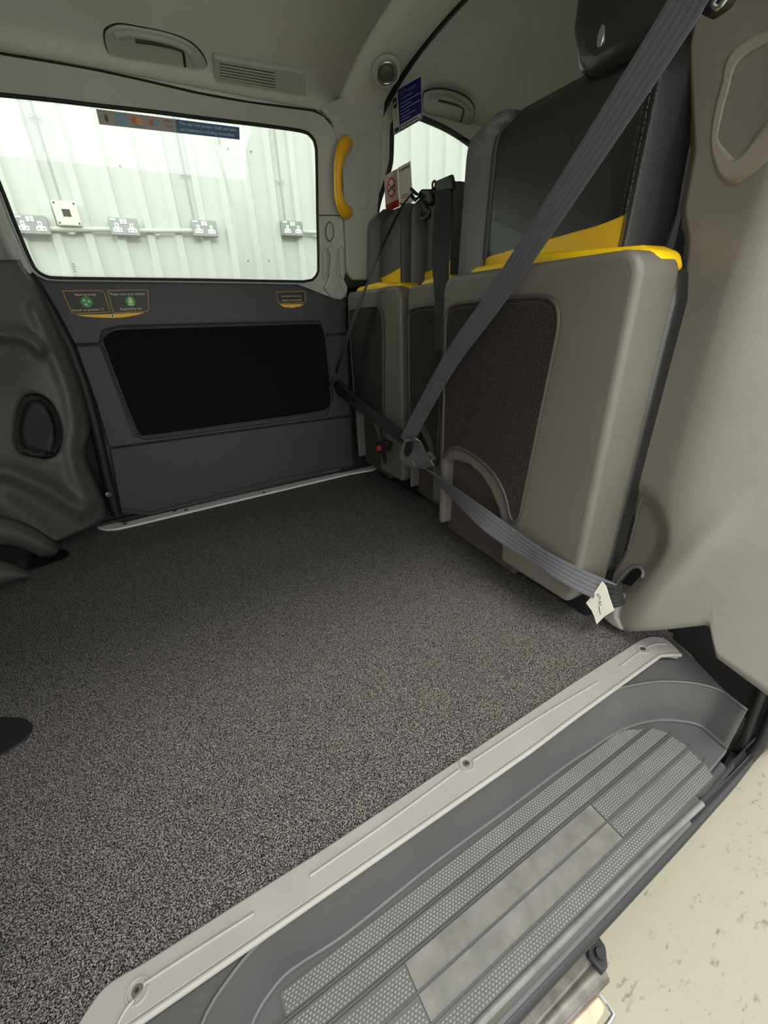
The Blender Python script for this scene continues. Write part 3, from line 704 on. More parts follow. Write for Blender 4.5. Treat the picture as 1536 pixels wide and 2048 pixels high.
# ================================================================== THINGS
# ---- ceiling fittings
def on_plane(pts, p0, n, off): 
    nn = Vector(n).normalized(); return [PP(u, v, p0, n)+nn*off for u, v in pts]
RP0, RNn = (.2, 1.47, 1.283), (0, -.45, -1)     # tangent plane of the headliner near the far rail
def roof_handle(name, outl, gap, p0, n, label):
    c = PP(*outl[0], p0, n); t = thing(name, c, label, 'grab handle')
    o = catmull([(*p, 0) for p in outl], 5, True)
    nn = Vector(n).normalized()
    body = extrude('handle_base', [PP(p.x, p.y, p0, n)+nn*.002 for p in o], nn*.008, greyplas, t, .004)
    tube('handle_shadow_gap', [PP(p.x, p.y, p0, n)+nn*.003 for p in o], .0026, MATS['black_plastic'], t, 6, True)
    tube('handle_grip', [PP(u, v, p0, n)+nn*.010 for u, v in [(p.x, p.y) for p in catmull([(*p, 0) for p in gap[0]], 5)]], .007, greyplas, t, 10)
    tube('handle_slot', [PP(u, v, p0, n)+nn*.011 for u, v in [(p.x, p.y) for p in catmull([(*p, 0) for p in gap[1]], 5)]], .0035, black, t, 6)
    return t
roof_handle('folding_grab_bar', [(208, 66), (215, 52), (238, 44), (280, 50), (330, 60), (372, 76), (398, 98), (412, 126), (395, 132), (360, 126), (290, 116), (230, 106), (214, 96)],
            ([(228, 62), (260, 58), (330, 72), (372, 90), (388, 118)], [(268, 72), (310, 78), (352, 88), (364, 98), (368, 124)]), RP0, RNn, 'grey folded grab handle on the ceiling beside the slotted vent')
QN = (0, -.36, -1); QP0 = (1.1, 1.46, 1.344)
roof_handle('folding_grab_bar', [(846, 186), (858, 178), (880, 175), (910, 181), (935, 194), (947, 212), (946, 232), (938, 246), (915, 240), (880, 228), (848, 218)],
            ([(858, 190), (885, 187), (915, 196), (934, 212), (932, 234)], [(876, 194), (900, 200), (922, 207), (926, 216), (921, 236)]), QP0, QN, 'grey folded grab handle above the rear side window')
vt = thing('roof_vent', PP(515, 140, RP0, RNn), 'grey rectangular ceiling vent with dark slats', 'vent')
nn = Vector(RNn).normalized()
VQ = lambda s, t, off=0: PP(424+(607-424)*s+4*t, (100+(132-100)*s)*(1-t)+(153+(183-153)*s)*t, RP0, RNn)+nn*off
extrude('vent_housing', [VQ(0, 0, .002), VQ(1, 0, .002), VQ(1, 1, .002), VQ(0, 1, .002)], nn*.016, greyplas, vt, .005, 3)
extrude('vent_opening', [VQ(.06, .18, .0185), VQ(.66, .20, .0185), VQ(.66, .80, .0185), VQ(.06, .74, .0185)], nn*.0006, black, vt)
for k in range(5):
    a = .20+k*.115
    extrude('vent_slat', [VQ(.06, a, .019), VQ(.66, a+.02, .019), VQ(.66, a+.075, .019), VQ(.06, a+.055, .019)], nn*.003, greyplas, vt, .0006)
extrude('vent_tab', [VQ(.32, .84, .018), VQ(.42, .84, .018), VQ(.42, .92, .018), VQ(.32, .92, .018)], nn*.002, greyplas, vt)
lamp_n = Vector((-.25, -.55, -1)).normalized(); lp0 = P(773, 143, z=1.265)
dl = thing('dome_lamp', lp0, 'small round silver-rimmed lamp at the end of the roof bow', 'lamp')
u1 = lamp_n.orthogonal().normalized(); u2 = lamp_n.cross(u1)
extrude('lamp_housing', disc_pts(lp0-lamp_n*.006, u1, u2, .040, 28), lamp_n*.01, greyplas, dl, .004)
tube('lamp_rim', disc_pts(lp0+lamp_n*.005, u1, u2, .026, 24), .005, chrome, dl, 8, True)
hv = []; hf = []
for i in range(5):
    r = .022*math.cos(i/4*1.45); h = .010*math.sin(i/4*1.5)
    hv += [p+lamp_n*(.005+h) for p in disc_pts(lp0, u1, u2, r, 20)]
for i in range(4):
    for k in range(20): hf.append((i*20+k, i*20+(k+1) % 20, (i+1)*20+(k+1) % 20, (i+1)*20+k))
hf.append(tuple(range(80, 100)))
mesh('lamp_lens', hv, hf, sheen_lens_grey, dl)
# ---- yellow grab handle on the far pillar
yh = thing('yellow_grab_bar', PW(664, 430, .03), 'bright yellow curved grab handle on the far door pillar', 'grab handle')
ypath = [(690, 288, -.0), (678, 290, .03), (667, 306, .045), (661, 330, .05), (660, 360, .05), (662, 390, .05), (669, 410, .045), (680, 422, .03), (692, 424, 0)]
yp = catmull([PW(u, v, .012+o) for u, v, o in ypath], 5)
tube('grip', yp, [.017+.004*math.cos(math.pi*2*i/(len(yp)-1)) for i in range(len(yp))], yplas, yh, 14)
for u, v in ((690, 288), (692, 424)):
    extrude('mount_foot', disc_pts(PW(u, v, .0), (1, 0, 0), Vector((0, -.2, 1)).normalized(), .016, 16, .022), (0, -.014, 0), yplas, yh, .003)

# ---- seats
def make_seat(name, y0, y1, xf, z0, z1, bx, by0, by1, bz1, label, headrest=False, dx=.11, flare=.03, lean=.12, bmat=None):
    """tip-up seat: y0..y1 the shell, xf its front face, bx the front of the backrest at its foot"""
    t = thing(name, (xf+.1, (y0+y1)/2, 0), label, 'seat', 'tip-up seats across the back of the cabin')
    w, h = y1-y0, z1-z0
    S = lambda s, q, o=0: Vector((xf-o, y0+w*(1-s), z0+h*(1-q)))       # s: 0 far edge .. 1 near edge, q: 0 top .. 1 foot
    arch = [(.545, .94), (.535, .86), (.50, .79), (.44, .735), (.36, .69), (.26, .665), (.16, .67), (.09, .685), (.055, .705)]
    rc = lambda cx, cy, rx, ry, a0, a1, n=6: [(cx+rx*math.cos(math.radians(a0+(a1-a0)*i/n)), cy-ry*math.sin(math.radians(a0+(a1-a0)*i/n))) for i in range(n+1)]
    out = [(0, 1.0)]+rc(.075, .06, .075, .06, 180, 90)+rc(.93, .06, .07, .06, 90, 0)+[(1.0, .95), (.97, 1.0), (.55, 1.0)]+arch+[(.05, 1.0)]
    shell = extrude('shell', [S(a, b) for a, b in out], (dx, 0, 0), shellplas, t, .012, 4)
    extrude('scalloped_back', [S(a, b, -.032) for a, b in [(.02, .62), (.60, .62), (.60, 1.06), (.02, 1.04)]], (.03, 0, 0), scallop, t, .004)
    ip = [(.05, .69), (.045, .12), (.07, .095), (.40, .085), (.66, .085), (.715, .10), (.735, .15), (.70, .42), (.655, .79), (.62, .815), (.60, .795), (.56, .715), (.48, .655), (.38, .625), (.24, .605), (.14, .61), (.085, .635)]
    loop = resample([S(a, b, .002) for a, b in ip], 120)
    for _ in range(3): loop = [(loop[i-1]+loop[i]*2+loop[(i+1) % 120])/4 for i in range(120)]
    ci = extrude('carpet_panel', loop, (-.003, 0, 0), seat_carpet, t, .001)
    tube('panel_piping', [p+Vector((-.002, 0, 0)) for p in loop], .0045, scallop, ci, 8, True)
    c_ = sum(loop, Vector())/120
    inner = [c_+(p-c_)*.955 for p in loop]
    sv, sf = [], []
    for i in range(0, 120):
        a, b = inner[i], inner[(i+1) % 120]; L = (b-a).length; d = (b-a).normalized(); nrm = d.cross(Vector((1, 0, 0)))
        k = 0.0
        while k < L-.003:
            p = a+d*k+Vector((-.0045, 0, 0)); bI = len(sv)
            sv += [p-nrm*.0006, p+d*.0028-nrm*.0006, p+d*.0028+nrm*.0006, p+nrm*.0006]; sf.append((bI, bI+1, bI+2, bI+3)); k += .0055
    mesh('stitching', sv, sf, shellplas, ci, 0)
    # folded cushion leather behind the shell
    zc = z1+.006
    cu = [(y0-.004, z0+.06), (y0-.006, z1-.06), (y0+.004, z1-.02), (y0+.03, z1+.004), ((y0+y1)/2, z1+.012), (y1-.03, z1+.004), (y1-.004, z1-.02), (y1, z1-.06), (y1, z0+.06)]
    extrude('cushion', [(xf+dx-.012, a, b-.012) for a, b in cu], (.055, 0, 0), leather, t, .018, 4)
    yc = [(y0+.002, z1-.03), (y0+.012, z1-.004), (y0+.04, z1+.008), ((y0+y1)/2, z1+.020), (y1-.05, z1+.014), (y1-.012, z1-.004), (y1-.004, z1-.03)]
    extrude('cushion_front_band', [(xf+dx*.45, a, b) for a, b in yc], (.075, 0, 0), yleather, t, .010, 4)
    tube('cushion_stitching', [(xf+dx+.038, y0-.008, z) for z in (z0+.1, z0+.3, z1-.10, z1-.05)], .0008, stitch, t, 5)
    # hinge and frame under the seat
    box('seat_base', (xf+.10, y0+.02, 0), (xf+.42, y1-.02, z0+.08), black, t, .01)
    # backrest: bowed slab leaning back
    zb = z1-.10; bmat = bmat or leather
    nz, ny = 24, 28
    W2 = by1-by0
    def bk(i, j, front):
        q = i/(nz-1); s = j/(ny-1)
        z = zb+(bz1-zb)*q
        top_d = bz1-z; rc_ = .075
        inset = rc_-math.sqrt(max(0, rc_*rc_-(rc_-top_d)**2)) if top_d < rc_ else 0
        ya, yb = by0+.02*q+inset, by1+flare*q-inset
        y = ya+(yb-ya)*s
        zt = z
        e = abs(2*s-1)
        bulge = .038*math.exp(-((e-.84)/.09)**2)-.062*sstep(.86, 1.02, e)**1.5-.03*sstep(.9, 1, q)
        gro = -.010*math.exp(-((e-.70)/.025)**2)
        x = bx+lean*(z-zb)
        if front: return Vector((x-bulge-gro, y, zt))
        return Vector((x+.07-.03*sstep(.9, 1, q)-.02*e**6, y, zt))
    v, f = [], []
    for fr in (True, False):
        for i in range(nz):
            for j in range(ny): v.append(bk(i, j, fr))
    g = nz*ny
    for b0 in (0, g):
        for i in range(nz-1):
            for j in range(ny-1):
                a = b0+i*ny+j; f.append((a, a+1, a+ny+1, a+ny))
    for i in range(nz-1):
        for j in (0, ny-1):
            a = i*ny+j; f.append((a, a+ny, g+a+ny, g+a))
    for j in range(ny-1):
        for i in (0, nz-1):
            a = i*ny+j; f.append((a, a+1, g+a+1, g+a))
    back = mesh('backrest', v, f, bmat, t, 60)
    if bmat is leather:
        j0 = int(ny*.80); bv, bf = [], []
        for i in range(nz):
            for j in range(j0, ny): bv.append(bk(i, j, True)+Vector((-.002, 0, 0)))
        kk = ny-j0
        for i in range(nz-1):
            for j in range(kk-1): a = i*kk+j; bf.append((a, a+1, a+kk+1, a+kk))
        bb = mesh('lit_bolster', bv, bf, sheen_lens_grey, back, 60); so = bb.modifiers.new('thickness', 'SOLIDIFY'); so.thickness = .003  # paler overlay: window light on the far bolster, put into its colour
    # yellow band at the foot of the backrest centre panel
    def bpnt(q, s, off):
        i = q*(nz-1); p = bk(int(i), min(ny-1, int(round(s*(ny-1)))), True); p2 = bk(min(nz-1, int(i)+1), min(ny-1, int(round(s*(ny-1)))), True)
        return p.lerp(p2, i-int(i))+Vector((-off, 0, 0))
    q0, q1 = (.10/(bz1-zb)), (.165/(bz1-zb))
    bot = [bpnt(q0*.9, .10+.76*k/10, .003) for k in range(11)]; top = [bpnt(q1-.012*k/10/(bz1-zb)*2, .10+.76*k/10, .003) for k in range(11)]
    yb_ = extrude('backrest_band', bot+top[::-1], (.02, 0, 0), yleather, back, .003)
    for e, r in ((.085, .0016), (.135, .0012)):
        pth = [bpnt(.02+.90*k/20, e, .001) for k in range(21)]
        tube('seam', pth, r, rubber, back, 6)
        sv, sf = [], []
        for sgn in (-1, 1):
            for k in range(20):
                a, b = pth[k], pth[k+1]; L = (b-a).length; d = (b-a).normalized(); s0 = 0
                while s0 < L-.004:
                    p = a+d*s0+Vector((-.0015, sgn*.006, 0)); bI = len(sv)
                    sv += [p+Vector((0, -.0007, 0)), p+d*.004+Vector((0, -.0007, 0)), p+d*.004+Vector((0, .0007, 0)), p+Vector((0, .0007, 0))]; sf.append((bI, bI+1, bI+2, bI+3)); s0 += .0075
        mesh('seam_stitches', sv, sf, stitch, back, 0)
    if headrest:
        hx = bx+lean*(bz1-zb)+.02; hy = headrest
        hp = [(hy-.10, bz1-.03), (hy-.12, bz1+.05), (hy-.12, bz1+.20), (hy+.105, bz1+.20), (hy+.108, bz1+.06), (hy+.085, bz1+.0), (hy+.05, bz1-.03)]
        extrude('headrest', [(hx-.03, a, b) for a, b in hp], (.10, 0, 0), leather, t, .03, 5)
        extrude('post_collar', disc_pts((hx-.034, hy+.03, bz1+.022), (0, 1, 0), (0, 0, 1), .007, 14, .015), (.01, 0, 0), chrome, t, .002)
    return t
make_seat('tip_up_seat', .414, .889, .67, .09, .737, .795, .472, .985, 1.058, 'nearest black and yellow tip-up seat with taupe shell beside the pillar trim', headrest=.64, flare=.035)
make_seat('tip_up_seat', .897, 1.150, .74, .10, .732, .855, 1.03, 1.275, .985, 'middle tip-up seat half hidden behind the nearest seat, black strap before it', dx=.05, flare=.01, lean=.05, bmat=sheen_lens_grey)
make_seat('tip_up_seat', 1.195, 1.570, .74, .10, .738, .855, 1.29, 1.575, .985, 'tip-up seat nearest the far sliding door with slim belt across it', dx=.05, flare=.0, lean=.05, bmat=sheen_lens_grey)

# ---- seat belts
CV = lambda d: d.normalized()
def belt(parent, name, pts, width, m, sides=None, n=10, thick=.0016):
    c = catmull(pts, n); s = []
    for i, p in enumerate(c):
        tdir = (c[min(i+1, len(c)-1)]-c[max(i-1, 0)]).normalized()
        if sides: 
            k = i/(len(c)-1)*(len(sides)-1); a = int(k); sd = Vector(sides[a]).lerp(Vector(sides[min(a+1, len(sides)-1)]), k-a)
            sd = sd-tdir*sd.dot(tdir)
        else: sd = tdir.cross(Vector((-1, -.3, .1)))
        s.append(sd.normalized())
    return ribbon(name, c, s, width, thick, m, parent)
nb = thing('seat_belt', P(830, 900, x=.63), 'long grey black seat belt stretched diagonally over the nearest seat', 'seat belt', 'seat belts')
top = P(1392, -30, x=.60); b1 = P(1300, 122, x=.605); b2 = P(1005, 575, x=.625); b3 = P(905, 715, x=.64); b4 = P(845, 820, x=.65); b5 = P(812, 884, x=.655)
belt(nb, 'shoulder_webbing', [top, b1, b2, b3, b4, b5], .048, web, [(0, .75, .62), (0, .75, .62), (0, .85, .5), (-.1, .85, .45), (-.3, .8, .4)])
extrude('upper_anchor', [P(*p, x=.62) for p in [(1392, -40), (1470, -40), (1450, 6), (1412, 34), (1396, 24)]], (.02, 0, 0), black, nb, .005)
tube('anchor_rivet', disc_pts(P(1440, -2, x=.615), (0, 1, 0), (0, 0, 1), .006, 12), .0025, chrome, nb, 6, True)
tng = P(822, 905, x=.65); 
l1 = P(850, 938, x=.648); l2 = P(905, 985, x=.655); l3 = P(985, 1050, x=.64); l4 = P(1080, 1115, x=.64); l5 = P(1160, 1160, x=.675); l6 = P(1225, 1188, x=.735); l7 = P(1262, 1160, x=.80)
belt(nb, 'lap_webbing', [l1, l2, l3, l4, l5, l6], .046, web, [(-.55, .6, .6), (-.1, .45, .85), (.5, .4, .6), (-.1, .3, .95), (0, .3, .95), (-.1, .1, 1.0)], 12)
belt(nb, 'anchor_loop', [P(1200, 1186, x=.712), P(1228, 1194, x=.735), P(1246, 1188, x=.752)], .052, webdark, [(-.1, .1, 1.0)]*2, 6, .004)
# tongue: chrome plate folded around the webbing
tg = thing('belt_tongue', tng, 'shiny chrome belt tongue with slotted end hanging on the nearest belt', 'belt buckle')
T0 = lambda u, v, x=.644: P(u, v, x=x)
extrude('tongue_plate', [T0(*p) for p in [(803, 890), (812, 878), (830, 876), (840, 882), (852, 908), (868, 932), (848, 938), (822, 936), (806, 928), (798, 912)]], (.004, 0, 0), chrome, tg, .0015)
o4 = [T0(*p, .641) for p in [(818, 922), (858, 903), (871, 918), (828, 940)]]; i4 = [T0(*p, .641) for p in [(824, 924), (856, 909), (863, 916), (830, 932)]]
ring('slot_frame', resample(o4, 16), resample(i4, 16), (.005, 0, 0), chrome, tg)
tube('tongue_fold', [T0(812, 880, .640), T0(804, 900, .638), T0(802, 916, .640)], .006, chrome, tg, 10)
extrude('tongue_sleeve', [T0(*p, .640) for p in [(812, 884), (826, 884), (820, 905), (812, 915), (808, 905)]], (.003, 0, 0), black, tg, .001)
# far seat belt
fb = thing('seat_belt', P(690, 700, x=.72), 'slim dark seat belt running down from the window before the far seat', 'seat belt', 'seat belts')
f1 = P(826, 384, x=.80); f2 = P(800, 420, x=.79); f3 = P(762, 500, x=.74); f4 = P(730, 580, x=.70); f5 = P(700, 660, x=.68); f6 = P(672, 745, x=.66)
belt(fb, 'shoulder_webbing', [f1, f2, f3, f4, f5, f6], [.018]*8+[.02+.026*i/32 for i in range(33)], webdark, [(.8, .5, .3), (.75, .45, .4), (.3, .8, .5), (.3, .8, .5)], 8)
belt(fb, 'lap_webbing', [P(676, 778, x=.655), P(720, 812, x=.66), P(770, 848, x=.67), P(812, 880, x=.68)], .045, webdark, [(.1, -.4, .9)]*2)
fbk = extrude('buckle_body', [P(*p, x=.65) for p in [(664, 768), (674, 760), (696, 784), (706, 796), (694, 806), (672, 786)]], (.014, 0, 0), black, fb, .003)
extrude('buckle_plate', [P(*p, x=.648) for p in [(655, 778), (664, 754), (667, 756), (658, 781)]], (.003, 0, 0), chrome, fb, .001)
for k in range(3):
    extrude('buckle_rib', [P(690+k*4+a, 792-k*5+b, x=.648) for a, b in ((0, 0), (12, 10), (14, 8), (2, -2))], (.003, 0, 0), MATS['dark_webbing'], fbk)
# guide loop at the head of the far belt
gl = thing('belt_guide', P(850, 405, x=.82), 'black plastic belt guide hooked above the far seats', 'belt guide')
extrude('guide_body', [P(*p, x=.815) for p in [(836, 384), (842, 378), (856, 378), (862, 388), (862, 404), (856, 412), (844, 406), (838, 398)]], (.02, 0, 0), black, gl, .004)
tube('guide_hook', [P(u, v, x=.81) for u, v in [(846, 404), (850, 416), (858, 424), (858, 432), (848, 438), (840, 434), (840, 424)]], .007, black, gl, 8)
tube('guide_arm', [P(u, v, x=.805) for u, v in [(822, 378), (830, 386), (840, 392), (830, 400), (824, 392)]], .005, black, gl, 8)
# centre strap hanging from its adapter plate
cs = thing('centre_strap', P(885, 370, x=.82), 'wide black centre belt strap hanging before the middle seat', 'seat belt', 'seat belts')
belt(cs, 'strap', [P(885, 366, x=.82), P(885, 420, x=.80), P(881, 520, x=.735), P(884, 600, x=.725), P(884, 700, x=.725)], .062, webdark, [(0, 1, .1)]*2)
extrude('adapter_plate', [P(*p, x=.815) for p in [(870, 362), (898, 350), (903, 356), (905, 378), (872, 386)]], (.012, 0, 0), black, cs, .003)
for u, v in ((868, 369), (903, 359)):
    tube('adapter_eye', disc_pts(P(u, v, x=.818), (0, 1, 0), (0, 0, 1), .0075, 16), .0028, black, cs, 8, True)
# red release buckle low down
rb = thing('belt_buckle', P(756, 900, x=.71), 'small black belt buckle with red release button near the floor', 'belt buckle')
extrude('buckle_housing', [P(*p, x=.705) for p in [(750, 888), (764, 880), (776, 886), (772, 902), (760, 908), (750, 904)]], (.022, 0, 0), black, rb, .004)
extrude('release_button', [P(*p, x=.702) for p in [(752, 893), (759, 891), (761, 900), (754, 903)]], (.005, 0, 0), red_button, rb, .0015)
tube('buckle_stalk', [P(766, 900, x=.72), P(770, 925, x=.73)], .008, black, rb, 8)

# ---- paper tag on the belt anchor
tgp = thing('paper_tag', P(1200, 1200, x=.70), 'white handwritten paper tag stuck on the belt anchor', 'paper tag')
pq = [P(1204, 1163, x=.700), P(1228, 1221, x=.703), P(1193, 1249, x=.697), P(1172, 1206, x=.695)]
pm = []
pv = [(1204, 1163), (1212, 1172), (1218, 1192), (1228, 1221), (1210, 1232), (1193, 1249), (1188, 1232), (1183, 1221), (1172, 1206), (1190, 1184)]
extrude('paper', [P(u, v, x=.698) for u, v in pv], (.0006, 0, 0), paper, tgp)
for seg in ([(1193, 1190), (1198, 1188), (1196, 1194), (1201, 1193), (1199, 1199)], [(1196, 1203), (1203, 1203), (1198, 1208), (1204, 1210)], [(1198, 1212), (1199, 1220), (1201, 1229)]):
    tube('handwriting', [P(u, v, x=.6975) for u, v in seg], .0006, ink, tgp, 5)

# ---- stickers on the clear screen
def sheet_thing(name, quad, label, cat, m, group=None, thick=.0008):
    c = sum((Vector(p) for p in quad), Vector())/4
    t = thing(name, c, label, cat, group); S = Sheet(quad, t, thick)
    extrude('backing', [S.at(0, 0), S.at(1, 0), S.at(1, 1), S.at(0, 1)], S.n*.0004, m, t, smooth=0)
    return S
SX2 = SX-.002
def screen_quad(pts): return [P(u, v, x=SX2) for u, v in pts]
S = sheet_thing('cctv_sticker', screen_quad([(782, 187), (843, 151), (845, 238), (788, 271)]), 'navy blue and grey camera warning sticker on the clear screen', 'sticker', stickerwhite)
S.rect('blue_field', .24, .02, .985, .99, navy)
S.rect('white_footer', .27, .84, .965, .965, stickerwhite, .0008)
S.text('lettering', 'CCTV cameras', (.30, .08), (.84, .18), lightblue, .0010)
S.text('lettering', 'in operation', (.30, .22), (.72, .32), lightblue, .0010)
for i, (a, b) in enumerate(((.36, .97), (.44, .66), (.52, .97), (.60, .60), (.68, .80), (.75, .60))):
    S.rect('text_line', .30, a, b, a+.022, lightblue, .0010)
S.rect('footer_text_line', .32, .89, .88, .912, ink, .0010)
S.disc('camera_disc', .12, .27, .125, ink, .0008)
S.poly('camera_symbol', [(.06, .29), (.16, .22), (.18, .26), (.09, .33)], stickerwhite, .0012)
S.rect('badge', .05, .86, .20, .96, navy, .0008)
S = sheet_thing('no_smoking_sticker', screen_quad([(768, 352), (795, 337), (799, 413), (772, 425)]), 'pale no smoking sticker with a red ring on the clear screen', 'sticker', pinkish)
S.annulus('red_ring', .52, .40, .22, .265, red_ink, .0008)
S.bar('cigarette', (.28, .47), (.74, .37), .05, ink, .0008)
S.bar('red_slash', (.28, .24), (.76, .56), .035, red_ink, .0012)
S.rect('red_footer', 0.02, .80, .98, .99, red_ink, .0008)
S.text('lettering', 'No smoking', (.12, .86), (.88, .93), pinkish, .0012)
S = sheet_thing('notice_card', screen_quad([(795.5, 336), (821, 322), (826, 404), (799.5, 413)]), 'plain off-white notice card beside the no smoking sticker', 'sticker', paper)
S.disc('header_ring', .16, .10, .035, palegrey_print, .0008)
S.rect('header_line', .28, .075, .92, .125, palegrey_print, .0008)
S.rect('text_line', .22, .74, .78, .76, palegrey_print, .0008); S.rect('text_line', .22, .80, .7, .82, palegrey_print, .0008)
S.rect('footer_mark', .52, .90, .66, .93, ink, .0008)

# ---- payment sticker on the far window
def wq(pts): return [PW(u, v, -.009) for u, v in pts]
S = sheet_thing('payment_sticker', wq([(192, 217), (480, 254), (481, 279), (199, 248)]), 'long card payment sticker across the top of the far window', 'sticker', taupe_print)
S.rect('blue_field', .52, 0, 1, 1, tealblue)
S.text('lettering', 'This taxi now accepts credit and debit', (.545, .14), (.975, .44), paletext, .0010)
S.text('lettering', 'card payments including contactless', (.545, .56), (.955, .88), paletext, .0010)
for k, r in enumerate((.14, .24, .34)):
    kk = S.h/S.w
    pts = [(.035+r*kk*math.cos(a), .52+r*math.sin(a)) for a in [math.radians(-55+110*i/8) for i in range(9)]]
    tube('contactless_wave', [S.at(a, b, .0008) for a, b in pts], .0013, palegrey_print, S.p, 5)
S.rect('blue_logo', .115, .14, .18, .86, sky_print, .0008)
S.rect('blue_logo_band', .125, .40, .17, .58, taupe_print, .0012)
S.disc('red_logo_disc', .236, .44, .27, redbrown_print, .0008); S.disc('orange_logo_disc', .266, .44, .27, orange_print, .0010)
S.rect('logo_caption', .225, .82, .285, .88, palegrey_print, .0008)
S.disc('red_logo_disc', .350, .48, .25, redbrown_print, .0008); S.disc('blue_logo_disc', .378, .48, .25, sky_print, .0010)
S.rect('card_logo_bar', .435, .18, .495, .27, palegrey_print, .0008)
S.text('card_logo_lettering', 'VISA', (.44, .40), (.497, .70), palegrey_print, .0008)

# ---- information labels on the far door
def label_plate(name, outl, label, cat='label'):
    c = PD(*outl[0], .02); t = thing(name, c, label, cat, None)
    lo = resample(catmull([(*p, 0) for p in outl], 3, True), 60)
    extrude('plate', [PD(p.x, p.y, .0148) for p in lo], (0, -.0006, 0), labelblack, t, smooth=0)
    tube('gold_border', [PD(p.x, p.y, .0152) for p in lo], .0012, gold, t, 6, True)
    return t
def dq(pts): return [PD(u, v, .0150) for u, v in pts]
t1 = label_plate('hearing_loop_label', [(126, 583), (130, 582), (200, 581), (208, 585), (213, 600), (219, 621), (216, 624), (150, 627), (144, 624), (134, 604)], 'black gold-edged door label with green disc reading hearing loop')
S = Sheet(dq([(130, 583), (208, 582), (219, 624), (141, 627)]), t1)
S.text('lettering', 'Hearing Loop', (.22, .09), (.76, .24), cream_text)
S.text('lettering', "Switch to position 'T'", (.06, .80), (.88, .94), cream_text)
S.disc('green_disc', .48, .50, .26, green_print, .0008)
for a, b in ((.42, .42), (.54, .48), (.45, .60)): S.disc('ear_mark', a, b, .055, palegreen, .0012, 10)
t2 = label_plate('seatbelt_label', [(216, 582), (222, 581), (290, 580), (295, 584), (297, 604), (296, 620), (290, 623), (232, 625), (226, 622), (221, 605)], 'black gold-edged door label with green disc asking to wear a seatbelt')
S = Sheet(dq([(217, 582), (293, 581), (297, 623), (228, 625)]), t2)
S.text('lettering', 'Please wear your seatbelt', (.03, .09), (.95, .24), cream_text)
S.text('lettering', 'Required by law', (.20, .78), (.80, .94), cream_text)
S.disc('green_disc', .52, .50, .24, green_print, .0008)
S.poly('belted_figure', [(.50, .30), (.56, .34), (.60, .56), (.50, .62), (.45, .55)], palegreen, .0012); S.rect('belted_seat', .44, .62, .62, .68, palegreen, .0012)
t3 = thing('label_footer', PD(225, 631, .02), 'curved yellow strip with small crest under the two door labels', 'label')
extrude('strip', [PD(p.x, p.y, .0148) for p in resample([(*q, 0) for q in [(152, 630), (222, 628), (290, 625), (275, 630), (245, 635), (222, 636), (195, 635), (170, 633)]], 40)], (0, -.0006, 0), label_yellow, t3, smooth=0)
extrude('crest', disc_pts(PD(225, 631.5, .0156), (1, 0, 0), (0, 0, 1), .0065, 12, .0045), (0, -.0004, 0), stickerwhite, t3, smooth=0)
extrude('crest_mark', disc_pts(PD(225, 631.5, .0162), (1, 0, 0), (0, 0, 1), .002, 8, .0035), (0, -.0004, 0), ink, t3, smooth=0)
t4 = label_plate('red_light_label', [(553, 586), (557, 584), (606, 583), (610, 586), (610, 598), (607, 605), (560, 606), (556, 602)], 'small black gold-edged label about the red light near the far pillar')
S = Sheet(dq([(554, 585), (609, 584), (608, 606), (559, 607)]), t4)
S.text('lettering', 'Red light indicates', (.12, .26), (.88, .46), cream_text); S.text('lettering', 'doors are secured', (.12, .60), (.88, .80), cream_text)
extrude('yellow_foot', [PD(u, v, .0148) for u, v in [(559, 609), (608, 608), (600, 613), (584, 616), (568, 614)]], (0, -.0006, 0), label_yellow, t4, smooth=0)
extrude('crest', disc_pts(PD(584, 612, .0156), (1, 0, 0), (0, 0, 1), .004, 10, .003), (0, -.0004, 0), stickerwhite, t4, smooth=0)

# ---- floor anchor covers
def cover(name, pts, label):
    t = thing(name, P(*pts[0], z=0), label, 'floor cover', 'floor anchor covers')
    c = resample(catmull([P(u, v, z=.004) for u, v in pts], 4, True), 40)
    extrude('cap', c, (0, 0, -.004), black, t, .0015)
    tube('rim', [p+Vector((0, 0, -.001)) for p in c], .002, rubber, t, 6, True)
cover('floor_cover', [(-40, 1440), (20, 1436), (50, 1440), (63, 1452), (55, 1472), (30, 1492), (0, 1508), (-60, 1530), (-100, 1490)], 'black oval floor cover lying alone on the speckled carpet')
cover('floor_cover', [(72, 1108), (90, 1100), (120, 1098), (137, 1104), (130, 1116), (100, 1128), (70, 1138), (50, 1140)], 'black flat floor cover under the front quarter trim')
sl_ = tube('seat_rail', [P(u, v, z=.006) for u, v in [(-60, 1192), (0, 1166), (30, 1154), (60, 1142)]], .006, metal, None, 8)
tag(sl_, 'thin bright metal floor rail at the foot of the front quarter trim', 'rail')

